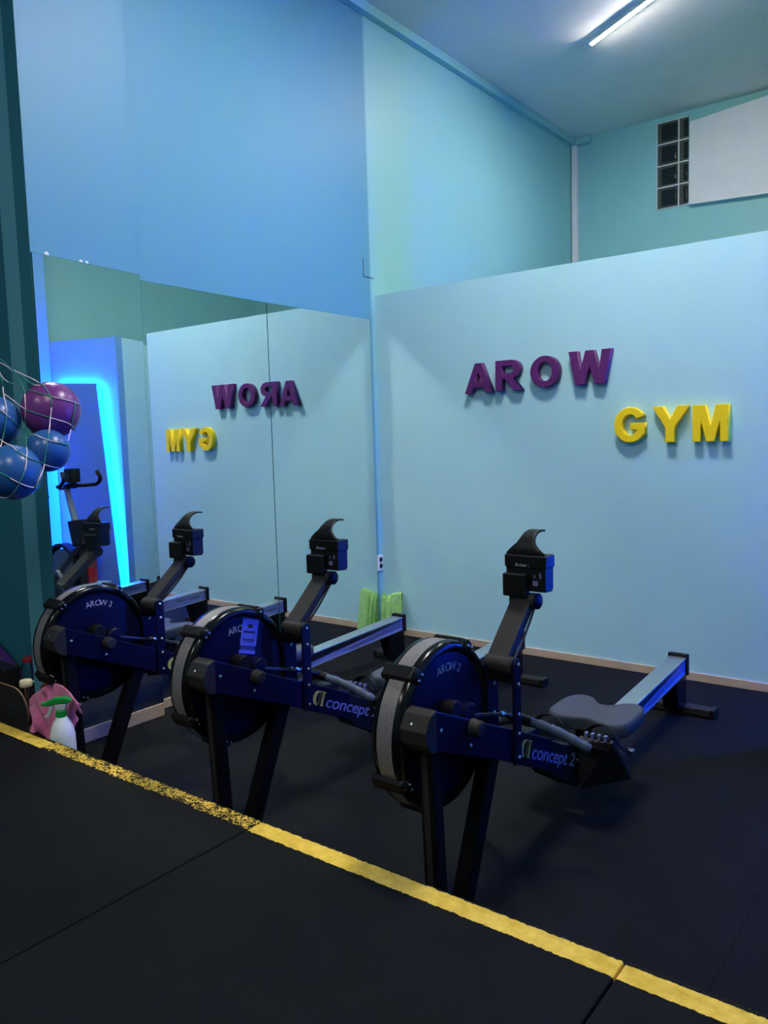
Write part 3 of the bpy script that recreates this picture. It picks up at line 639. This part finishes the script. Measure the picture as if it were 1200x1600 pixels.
        q.build('strap', 'black_plastic', fb, solid=0.003)
        xo = a1 if s > 0 else a0
        MB().tube([(xo+s*0.0, -1.24, 0.275), (xo+s*0.022, -1.225, 0.262), (xo+s*0.03, -1.20, 0.24)], 0.0035, 8).tube([(xo+s*0.0, -1.23, 0.262), (xo+s*0.018, -1.21, 0.245), (xo+s*0.022, -1.19, 0.235)], 0.003, 8).build('strap_cord', 'black_plastic', fb, smooth=True)
        MB().box(xo+min(s*0.012,s*0.036), xo+max(s*0.012,s*0.036), -1.195, -1.165, 0.222, 0.246).build('buckle', 'chain_steel', fb, bevel=0.004)
    m = MB(); m.box(-0.150, 0.150, -1.335, -1.318, 0.268, 0.288); m.build('toe_bar', 'black_gloss', root, bevel=0.003)
    return root
def copy_tree(o, parent=None):
    c = o.copy(); COL.objects.link(c)
    if parent is not None: c.parent = parent; c.matrix_parent_inverse = o.matrix_parent_inverse.copy()
    for ch in list(o.children): copy_tree(ch, c)
    return c
ROW_G = 'rowing machines in a row facing the platform'
r_front = make_rower()
r_mid = copy_tree(r_front); r_left = copy_tree(r_front)
def child(root, name):
    return next(c for c in root.children if c.name.split('.')[0] == name)
def pose(o, x, y, a, label):
    o.location = (x, y, 0); o.rotation_euler = (0, 0, -a); tag(o, label, 'rowing machine', ROW_G)
pose(r_front, 2.267, -0.55, -0.008, 'nearest navy and black rowing machine, its whole grey seat in plain view')
pose(r_mid, 1.358, -0.541, -0.010, 'middle rowing machine, with a pale notice stuck on its flywheel disc')
pose(r_left, 0.528, -0.540, 0.028, 'leftmost rowing machine, against the mirror beside the pink cloth')
def chalk(root, body):
    # handwriting that follows the rim of the disc
    fw = child(root, 'flywheel_housing')
    o = empty('tmp', (0,0,0)); bpy.data.objects.remove(o)
    bm = bmesh.new()
    n = len(body); a0, a1 = math.radians(93), math.radians(64); r = 0.158
    if True:
        for k, c in enumerate(body):
            if c == ' ': continue
            t = text_mesh('glyph', c, 0.036, 'chalk', None, 0.0004)
            a = math.radians(82) - (k-(n-1)/2)*math.radians(7.6)
            # viewed from +s, forward (t) is to the left: local x -> -t direction
            ct_, cz_ = math.cos(a), math.sin(a)   # angle measured from the rearward direction
            a2 = math.pi - a
            ro = Vector(R(-0.0480, FT - math.cos(a)*r*1.0, FZ + math.sin(a)*r))
            ex = Vector(R(0, -math.sin(a), -math.cos(a))); ey = Vector(R(0, -math.cos(a), math.sin(a)))
            Mx = Matrix(((0,0,1,0),(0,0,0,0),(0,0,0,0),(0,0,0,1)))
            ez = Vector((1,0,0))
            Mx = Matrix(((ex.x,ey.x,ez.x,ro.x),(ex.y,ey.y,ez.y,ro.y),(ex.z,ey.z,ez.z,ro.z),(0,0,0,1)))
            t.data.transform(Mx @ Matrix.Translation((-0.011,0,0)))
            bm.from_mesh(t.data); bpy.data.objects.remove(t)
    me = bpy.data.meshes.new('chalk_lettering'); bm.to_mesh(me); bm.free(); me.materials.append(MATS['chalk'])
    o = bpy.data.objects.new('chalk_lettering', me); COL.objects.link(o); o.parent = fw
chalk(r_front, 'AROW 2'); chalk(r_mid, 'AROW 1'); chalk(r_left, 'AROW 3')
# notice on the middle machine's disc
fw = child(r_mid, 'flywheel_housing')
def nq(u, v): # u across 0..1, v down 0..1 in the notice's own plane
    tl_, tr_, bl_ = Vector((2.010,0.766)), Vector((1.932,0.744)), Vector((2.038,0.645))
    q = tl_ + (tr_-tl_)*u + (bl_-tl_)*v; return q.x, q.y
def npatch(u0, u1, v0, v1, s, name, material):
    return MB().prism([nq(u0,v0), nq(u1,v0), nq(u1,v1), nq(u0,v1)], (s-0.0004, s+0.0004), lambda t, z, ss: R(ss, t, z)).build(name, material, fw)
no = npatch(0, 1, 0, 0.80, -0.0478, 'notice', 'sticker_paper'); tag(no, 'pale paper notice with dark print')
npatch(0.0, 1, 0.93, 1.03, -0.0478, 'notice_strip', 'sticker_paper')
pr = MB()
for u0, u1, v0, v1 in ((0.35,0.66,0.16,0.27), (0.12,0.84,0.36,0.42), (0.14,0.86,0.60,0.63), (0.2,0.8,0.66,0.68)):
    pr.prism([nq(u0,v0), nq(u1,v0), nq(u1,v1), nq(u0,v1)], (-0.0474, -0.0470), lambda t, z, ss: R(ss, t, z))
pr.build('notice_print', 'ink', fw)
pr = MB()
for v in (0.83, 0.87, 0.90): pr.prism([nq(0.05,v), nq(0.95,v), nq(0.95,v+0.012), nq(0.05,v+0.012)], (-0.0480, -0.0475), lambda t, z, ss: R(ss, t, z))
pr.build('notice_lines', 'sticker_paper', fw)

# ================================================================== towel in the corner
def sheet(name, fn, nu, nv, material, thick, parent=None):
    q = MB(); g = [[q.bm.verts.new(fn(i/(nu-1), j/(nv-1))) for j in range(nv)] for i in range(nu)]
    for i in range(nu-1):
        for j in range(nv-1): q.bm.faces.new((g[i][j], g[i+1][j], g[i+1][j+1], g[i][j+1]))
    return q.build(name, material, parent, smooth=1, solid=thick)
def towel(u, v):
    # u along the wall away from the corner; v runs up the back, over the rounded top and down the front
    k = max(0.0, 1-u/0.62)                       # folds are bunched towards the corner
    x = 0.014 + u*(0.158 + 0.045*v) + 0.010*math.sin(u*31)*k
    f = 0.5-0.5*math.cos(u*2*math.pi*4.2*(1.25-0.4*u))
    fold = (0.010 + 0.026*v)*f*min(1, k*2.0) + 0.012*math.exp(-((u-0.66)/0.2)**2)
    top = 0.300 - 0.022*(1-f)*min(1, k*2) - 0.05*max(0, u-0.86)**1.2 - 0.012*math.sin(u*5)
    R0 = 0.016
    if v < 0.15: z = top - R0 - 0.10*(0.15-v)/0.15; y = -0.014
    elif v < 0.35:
        a = (v-0.15)/0.20*math.pi; z = top - R0 + R0*math.sin(a); y = -0.014 - R0*(1-math.cos(a))
    else:
        w = (v-0.35)/0.65; z = (top-R0)*(1-w) + 0.006*w; y = -0.046 - 0.020*w - fold*min(1, w*4+0.3)
        z += 0.004*math.sin(u*9+w*4)*(1-w)
    return (x, y - (0.4*fold if 0.15 < v < 0.35 else 0), z)
tag(sheet('towel', towel, 90, 60, 'towel_green', 0.005), 'folded lime green towel leaning in the corner below the socket', 'towel')

# ================================================================== balls in a hanging net
for nm, c, r, mt, lb in (('ball', (0.509,-2.77,1.554), 0.112, 'ball_purple', 'shiny purple ball at the top right of the hanging net'),
                         ('ball.001', (0.412,-2.953,1.514), 0.098, 'ball_blue', 'blue ball at the left of the net, cut by the edge of the photo'),
                         ('ball.002', (0.614,-2.855,1.395), 0.081, 'ball_blue', 'smallest blue ball in the net, right under the purple ball'),
                         ('ball.003', (0.655,-3.02,1.321), 0.100, 'ball_blue', 'blue ball at the bottom of the hanging net')):
    o = MB().ball((0,0,0), r, 48, 32).build(nm, mt, smooth=1); o.location = c
    tag(o, lb, 'ball', 'balls in the hanging net')
NET = [[[0.441,-2.951,1.764],[0.445,-2.941,1.757],[0.449,-2.929,1.749],[0.453,-2.916,1.737],[0.457,-2.902,1.723],[0.462,-2.887,1.71],[0.468,-2.871,1.7],[0.476,-2.855,1.691],[0.484,-2.838,1.682],[0.496,-2.824,1.672],[0.52,-2.818,1.659],[0.556,-2.822,1.645],[0.585,-2.822,1.622],[0.601,-2.821,1.6],[0.608,-2.823,1.579],[0.609,-2.826,1.559],[0.607,-2.828,1.539],[0.604,-2.831,1.519],[0.613,-2.839,1.498],[0.636,-2.856,1.477],[0.664,-2.876,1.459],[0.679,-2.889,1.435],[0.684,-2.898,1.411],[0.683,-2.902,1.388],[0.679,-2.906,1.365],[0.69,-2.917,1.345],[0.715,-2.936,1.327],[0.736,-2.957,1.309],[0.74,-2.97,1.293],[0.736,-2.976,1.275],[0.728,-2.981,1.258]],[[0.437,-2.951,1.747],[0.442,-2.94,1.742],[0.447,-2.929,1.736],[0.452,-2.916,1.728],[0.456,-2.903,1.718],[0.46,-2.89,1.705],[0.463,-2.879,1.69],[0.466,-2.87,1.673],[0.47,-2.862,1.655],[0.479,-2.861,1.636],[0.496,-2.867,1.616],[0.513,-2.877,1.595],[0.523,-2.882,1.573],[0.524,-2.884,1.552],[0.517,-2.882,1.531],[0.501,-2.876,1.509],[0.488,-2.868,1.489],[0.505,-2.879,1.468],[0.556,-2.907,1.447],[0.62,-2.943,1.428],[0.68,-2.975,1.41],[0.725,-2.998,1.393],[0.743,-3.012,1.373],[0.752,-3.019,1.355],[0.756,-3.025,1.338],[0.757,-3.032,1.32],[0.754,-3.04,1.302],[0.747,-3.047,1.283],[0.734,-3.053,1.263],[0.713,-3.058,1.245],[0.691,-3.061,1.233],[0.672,-3.068,1.231],[0.654,-3.077,1.235],[0.635,-3.088,1.24],[0.618,-3.103,1.247]],[[0.471,-2.852,1.638],[0.514,-2.855,1.63],[0.549,-2.853,1.622],[0.574,-2.843,1.614],[0.591,-2.83,1.607],[0.604,-2.815,1.6],[0.613,-2.797,1.595],[0.618,-2.776,1.59],[0.618,-2.752,1.585],[0.614,-2.73,1.581],[0.607,-2.713,1.575],[0.599,-2.698,1.569]],[[0.435,-2.92,1.621],[0.441,-2.906,1.608],[0.45,-2.894,1.595],[0.467,-2.886,1.581],[0.494,-2.883,1.567],[0.524,-2.884,1.555],[0.549,-2.878,1.546],[0.567,-2.868,1.539],[0.582,-2.856,1.532],[0.593,-2.843,1.526],[0.602,-2.829,1.52],[0.609,-2.811,1.514],[0.613,-2.792,1.508],[0.612,-2.77,1.502],[0.604,-2.747,1.493],[0.584,-2.723,1.48],[0.551,-2.698,1.468]],[[0.612,-2.725,1.581],[0.618,-2.733,1.56],[0.619,-2.739,1.539],[0.615,-2.743,1.518],[0.604,-2.741,1.496],[0.59,-2.739,1.475],[0.605,-2.755,1.454],[0.666,-2.799,1.432]],[[0.477,-2.992,1.583],[0.491,-2.983,1.57],[0.502,-2.973,1.558],[0.509,-2.963,1.545],[0.513,-2.951,1.533],[0.514,-2.938,1.52],[0.51,-2.922,1.507],[0.5,-2.902,1.494],[0.492,-2.885,1.481],[0.516,-2.882,1.469],[0.575,-2.896,1.459],[0.633,-2.91,1.455],[0.664,-2.903,1.443],[0.679,-2.89,1.435],[0.688,-2.874,1.429],[0.693,-2.856,1.424],[0.692,-2.835,1.418],[0.685,-2.812,1.413]],[[0.437,-2.951,1.743],[0.437,-2.944,1.725],[0.438,-2.937,1.708],[0.439,-2.93,1.689],[0.439,-2.925,1.669],[0.44,-2.923,1.646],[0.449,-2.927,1.622],[0.469,-2.935,1.599],[0.492,-2.944,1.578],[0.506,-2.95,1.555],[0.513,-2.954,1.534],[0.514,-2.958,1.514],[0.512,-2.961,1.495],[0.506,-2.963,1.475],[0.506,-2.969,1.456],[0.542,-2.993,1.437],[0.612,-3.034,1.42],[0.672,-3.074,1.407],[0.696,-3.09,1.384],[0.704,-3.1,1.363],[0.706,-3.108,1.344]],[[0.485,-3.005,1.465],[0.496,-2.99,1.451],[0.542,-2.994,1.437],[0.622,-3.017,1.424],[0.69,-3.035,1.417],[0.721,-3.034,1.398],[0.735,-3.024,1.385],[0.743,-3.01,1.373],[0.742,-2.985,1.364],[0.722,-2.95,1.355],[0.689,-2.916,1.345],[0.671,-2.887,1.337],[0.667,-2.864,1.331],[0.662,-2.841,1.327]],[[0.666,-3.119,1.352],[0.687,-3.115,1.343],[0.706,-3.109,1.333],[0.72,-3.1,1.324],[0.731,-3.089,1.314],[0.739,-3.076,1.304],[0.745,-3.062,1.293],[0.747,-3.045,1.283],[0.747,-3.026,1.274],[0.742,-3.006,1.267],[0.736,-2.989,1.265],[0.735,-2.978,1.27],[0.738,-2.973,1.28]],[[0.437,-2.951,1.747],[0.439,-2.941,1.725],[0.44,-2.933,1.704],[0.44,-2.926,1.688],[0.443,-2.918,1.674],[0.448,-2.905,1.664],[0.455,-2.888,1.655],[0.463,-2.87,1.646],[0.471,-2.852,1.638]],[[0.461,-2.888,1.708],[0.466,-2.875,1.697],[0.471,-2.862,1.685],[0.477,-2.85,1.674],[0.489,-2.841,1.662],[0.507,-2.836,1.653],[0.526,-2.834,1.649],[0.542,-2.83,1.647]]]
net = empty('ball_net', (0.5,-2.9,1.75)); tag(net, 'green and white knotted net holding the balls on the left', 'net')
def nl(p): return (p[0]-0.5, p[1]+2.9, p[2]-1.75)
def cord(pts, white): MB().tube(pts, 0.0021, 6).build('white_cord' if white else 'green_cord', 'net_white' if white else 'net_green', net, smooth=1)
HK = (-0.85,-2.44,2.0)
for li, l in enumerate(NET):
    k = 0; flip = li % 2; step = 5
    while k < len(l)-1:
        seg = l[k:k+step+1]
        if len(seg) >= 2: cord([nl(q) for q in seg], flip)
        flip = 1-flip; k += step
for l in (NET[0], NET[1], NET[5], NET[6], NET[9]): cord([nl(l[0]), nl(HK)], 0)
MB().tube([nl((-0.85,-2.40,2.0)), nl((-0.85,-2.44,2.0)), nl((-0.85,-2.45,2.03))], 0.008, 8).build('hook', 'steel', net, smooth=1)

# ================================================================== things in the slot behind the platform
# spray bottle
sb = empty('spray_bottle', (0.545,-2.836,0.0935), math.radians(37)); tag(sb, 'white spray bottle with a green trigger head in front of the pink cloth', 'bottle')
MB().lathe([(-0.081,0.038),(-0.077,0.042),(0.10,0.043),(0.140,0.042),(0.165,0.037),(0.185,0.029),(0.198,0.020),(0.206,0.016)], (0,0,0), (0,0,1), 36).build('body', 'bottle_white', sb, smooth=True)
MB().lathe([(0.204,0.0155),(0.206,0.018),(0.226,0.018),(0.228,0.014)], (0,0,0), (0,0,1), 28).build('collar', 'trigger_green', sb, smooth=True)
q = MB(); q.prism([(-0.060,0.253),(-0.052,0.258),(-0.02,0.272),(0.010,0.275),(0.036,0.270),(0.042,0.262),(0.030,0.253),(0.0,0.252),(-0.03,0.248),(-0.046,0.242),(-0.058,0.245)], (-0.011,0.011), lambda x, z, y: (x, y, z)); q.build('trigger_head', 'trigger_green', sb, bevel=0.004)
q = MB(); q.prism([(-0.022,0.250),(0.024,0.252),(0.016,0.228),(-0.014,0.228)], (-0.009,0.009), lambda x, z, y: (x, y, z)); q.build('pump', 'trigger_clear', sb, bevel=0.003)
q = MB(); q.prism([(-0.036,0.246),(-0.022,0.246),(-0.040,0.206),(-0.055,0.200),(-0.060,0.206),(-0.048,0.214)], (-0.007,0.007), lambda x, z, y: (x, y, z)); q.build('trigger', 'trigger_clear', sb, bevel=0.003)
MB().cyl((-0.058,0,0.250), (-0.066,0,0.250), 0.008, 12).build('nozzle', 'trigger_green', sb, bevel=0.001)
sb.scale = (1.15, 1.15, 1.15)
def cloth(u, v):
    x = 0.205 + u*0.375
    top = 0.315 + 0.115*math.sin(min(1, u/0.62)*math.pi/2) - 0.30*max(0, u-0.72)**1.4
    bot = 0.150 + 0.02*math.sin(u*9) + 0.13*max(0, (u-0.72)/0.28)**1.5
    if v < 0.2:
        k = v/0.2; y = -2.768 - 0.006 - 0.012*math.sin(k*math.pi/2); z = top - 0.045*(1-k)**1.5; 
    else:
        k = (v-0.2)/0.8; y = -2.786 + 0.004*k; z = top + (bot-top)*k
    z += 0.010*math.sin(u*6.5+0.6)*v
    y -= (0.009*math.sin(u*17+v*9+2*math.sin(v*5)) + 0.007*math.sin(u*29-v*13) + 0.006*math.sin(u*21+v*4) + 0.005*math.sin(u*38-v*6) + 0.006*math.exp(-((u-0.72-0.1*v)/0.05)**2)*min(1, v*3))*(0.4+v)*(1 if not 0.5 < u < 1 else 0.35)
    x += 0.015*math.sin(v*5+0.5)*u - 0.02*v*u
    return (x, min(-2.763, y), z + 0.006*math.sin(u*11+v*7))
tag(sheet('cloth', cloth, 70, 44, 'cloth_pink', 0.005), 'crumpled pink cleaning cloth hanging from the leftmost rower, behind the spray bottle', 'cloth')
# skateboard on its long edge
sk8 = empty('skateboard', (-0.045,-2.762,0.085)); tag(sk8, 'black skateboard standing on its edge with a cream wheel showing', 'skateboard')
def deck_poly(L, W):
    pts = []
    for k in range(13): a = math.pi*k/12-math.pi/2; pts.append((L/2-W/2+W/2*math.cos(a), W/2*math.sin(a)))
    for k in range(13): a = math.pi*k/12+math.pi/2; pts.append((-L/2+W/2+W/2*math.cos(a), W/2*math.sin(a)))
    return pts
dp = [(x-0.17, z+0.150) for x, z in deck_poly(0.70, 0.215)]
def bent(x, z, y): return (x, y + 0.045*max(0, (x-0.02))**1.0*0.9, z)
MB().prism(dp, (-0.006, 0.0), bent).build('deck', 'deck_wood', sk8)
MB().prism(dp, (-0.0085, -0.006), bent).build('grip_tape', 'deck_grip', sk8)
for xt, nm in ((0.085, 'truck'), (-0.36, 'truck')):
    q = MB(); q.box(xt-0.022, xt+0.022, 0.002, 0.012, 0.105, 0.195); q.tube([(xt,0.012,0.15),(xt,0.05,0.15)], [0.02,0.012], 12); q.tube([(xt,0.052,0.055),(xt,0.052,0.245)], 0.010, 12)
    tk = q.build(nm, 'steel', sk8, smooth=True)
    for z in (0.245, 0.030): MB().lathe([(0,0.012),(0.002,0.024),(0.008,0.028),(0.026,0.028),(0.032,0.024),(0.034,0.010),(0.030,0.009),(0.030,0.0)], (xt,0.052,z), (0,0,1), 28).build('wheel', 'wheel_urethane', tk, smooth=True)
    for dx in (-0.014, 0.014):
        for z in (0.13, 0.17): MB().lathe([(0,0.004),(0.0015,0.003)], (xt+dx-0.03, -0.0085+0.0, z), (0,-1,0), 8).build('bolt', 'steel', tk)
# clutter behind it
o = MB().prism([(0,0),(0.40,0),(0.40,0.20),(0.30,0.255),(0,0.40)], (-0.03,0.03), lambda x, z, y: (x, y, z)).build('foam_block', 'foam_purple', bevel=0.01)
o.location = (-0.83,-2.46,0.0); tag(o, 'dark purple foam block with a slanted top, at the left edge of the photo', 'foam block')
o = MB().box(-0.2,0.2,-0.04,0.04,0,0.345).build('equipment_box', 'crate_black', bevel=0.006); o.location = (-0.47,-2.61,0.0)
tag(o, 'black box between the skateboard and the purple foam block', 'box')
o = MB().box(-0.36,0.20,-0.06,0.07,0,0.082).build('rubber_block', 'crate_black', bevel=0.006); o.location = (-0.10,-2.765,0.0)
tag(o, 'low black rubber block that the skateboard stands on', 'block')
jar = empty('glass_jar', (-0.315,-2.50,0.0)); tag(jar, 'clear glass jar with a dark red lid beside the leftmost rower flywheel', 'jar')
MB().lathe([(0.24,0.0),(0.24,0.036),(0.25,0.040),(0.32,0.040),(0.336,0.032),(0.345,0.030)], (0,0,0), (0,0,1), 28).build('glass', 'glass_clear', jar, smooth=True)
MB().lathe([(0.345,0.033),(0.362,0.033),(0.365,0.030),(0.365,0.0)], (0,0,0), (0,0,1), 28).build('lid', 'lid_red', jar, smooth=True)
MB().lathe([(0.0,0.0),(0.0,0.045),(0.235,0.045),(0.239,0.0)], (0,0,0), (0,0,1), 24).build('stand', 'crate_black', jar, smooth=True)
q = MB(); pts = spline([(-0.09,0.0),(-0.10,0.15),(-0.07,0.24),(0.0,0.262),(0.07,0.24),(0.10,0.14),(0.09,0.0)], 6, False)
q.prism([(p.x,p.y) for p in pts], (-0.045,0.045), lambda x, z, y: (x, y, z)); o = q.build('bag', 'bag_red', bevel=0.02, seg=3); o.location = (0.155,-2.65,0.0)
o.scale = (0.9,0.6,1.36)
tag(o, 'dark red bag between the cream wheel and the pink cloth', 'bag')

# ================================================================== seen in the left mirror: fire extinguisher and exercise bike
fe = empty('fire_extinguisher', bp(0.30,0.20,0.10)); tag(fe, 'red fire extinguisher in front of the lit panel, seen in the left mirror', 'fire extinguisher')
MB().lathe([(0,0.0),(0,0.066),(0.01,0.072),(0.36,0.072),(0.40,0.062),(0.425,0.035),(0.44,0.020),(0.46,0.020)], (0,0,0), (0,0,1), 32).build('cylinder', 'extinguisher_red', fe, smooth=True)
MB().lathe([(0.14,0.0728),(0.29,0.0728)], (0,0,0), (0,0,1), 32, cap=False).build('label', 'label_cream', fe, smooth=True)
MB().box(-0.02,0.02,-0.018,0.018,0.455,0.495).build('valve', 'steel', fe, bevel=0.004)
MB().bar((0.02,0,0.495),(-0.10,0,0.53),0.018,0.008).bar((0.02,0,0.475),(-0.09,0,0.478),0.018,0.008).build('lever', 'steel', fe)
MB().tube(spline([(0.02,0,0.475),(0.07,0,0.46),(0.095,0,0.36),(0.088,0,0.2),(0.088,0,0.1)], 6, False), 0.009, 10).build('hose', 'black_plastic', fe, smooth=True)
bk = empty('exercise_bike', (3.16,-0.72,0.0)); tag(bk, 'black exercise bike with bullhorn handlebar, seen at the left edge of the left mirror', 'exercise bike')
def K(x, y, z): return (x-3.16, y, z)
fr = MB(); fr.bar(K(3.45,0,0.12), K(2.80,0,0.60), 0.05, 0.07, up=(0,1,0)); fr.bar(K(2.86,0,0.12), K(2.86,0,0.60), 0.05, 0.05, up=(0,1,0)); fr.bar(K(3.50,0,0.10), K(2.86,0,0.10), 0.05, 0.05)
fr.bar(K(3.42,0,0.10), K(3.50,0,0.62), 0.05, 0.05, up=(0,1,0)); fr.build('frame', 'black_matte', bk, bevel=0.006)
for x, nm in ((2.86,'foot'),(3.50,'foot')): MB().box(x-3.16-0.03, x-3.16+0.03, -0.16, 0.16, 0.0, 0.07).build(nm, 'black_plastic', bk, bevel=0.008)
MB().lathe([(-0.03,0.0),(-0.03,0.16),(-0.022,0.185),(0.022,0.185),(0.03,0.16),(0.03,0.0)], K(3.16,0,0.33), (0,1,0), 48).build('flywheel', 'chain_steel', bk, smooth=True)
MB().lathe([(-0.04,0.21),(-0.04,0.235),(0.04,0.235),(0.04,0.21)], K(3.16,0,0.33), (0,1,0), 40, cap=False).build('guard', 'black_plastic', bk, smooth=True)
MB().hexa([K(2.80,-0.05,0.58),K(2.94,-0.05,0.55),K(2.94,0.05,0.55),K(2.80,0.05,0.58),K(2.83,-0.05,0.79),K(3.00,-0.05,0.77),K(3.00,0.05,0.77),K(2.83,0.05,0.79)]).build('head_box', 'black_plastic', bk, bevel=0.012)
MB().bar(K(2.95,0,0.76), K(3.05,0,1.05), 0.035, 0.045, up=(0,1,0)).build('handlebar_post', 'bike_silver', bk, bevel=0.004)
hb = MB().bar(K(3.14,0,1.055), K(2.92,0,1.075), 0.05, 0.05).build('handlebar', 'black_plastic', bk, bevel=0.006)
for s in (-1,1):
    MB().tube(spline([K(3.0,s*0.03,1.07), K(2.94,s*0.14,1.07), K(2.85,s*0.17,1.08), K(2.80,s*0.17,1.13), K(2.83,s*0.16,1.19)], 6, False), 0.017, 12).build('bullhorn', 'black_plastic', hb, smooth=True)
MB().box(2.90-3.16,3.0-3.16,-0.05,0.05,1.10,1.22).build('console', 'black_gloss', hb, bevel=0.01)
MB().bar(K(3.47,0,0.58), K(3.53,0,0.92), 0.035, 0.035, up=(0,1,0)).build('seat_post', 'bike_silver', bk, bevel=0.004)
MB().lathe([(0,0.02),(0.015,0.09),(0.045,0.10),(0.06,0.07),(0.065,0.0)], K(3.53,0,0.92), (0,0,1), 28).build('saddle', 'black_matte', bk, smooth=True)
for s in (-1,1):
    c = MB().bar(K(3.16,s*0.07,0.33), K(3.16+s*0.12,s*0.07,0.21), 0.02, 0.03, up=(0,1,0)).build('crank', 'bike_silver', bk)
    MB().box(3.16-3.16+s*0.12-0.05, 3.16-3.16+s*0.12+0.05, s*0.07+(0 if s>0 else -0.09), s*0.07+(0.09 if s>0 else 0), 0.195, 0.22).build('pedal', 'black_plastic', c, bevel=0.004)
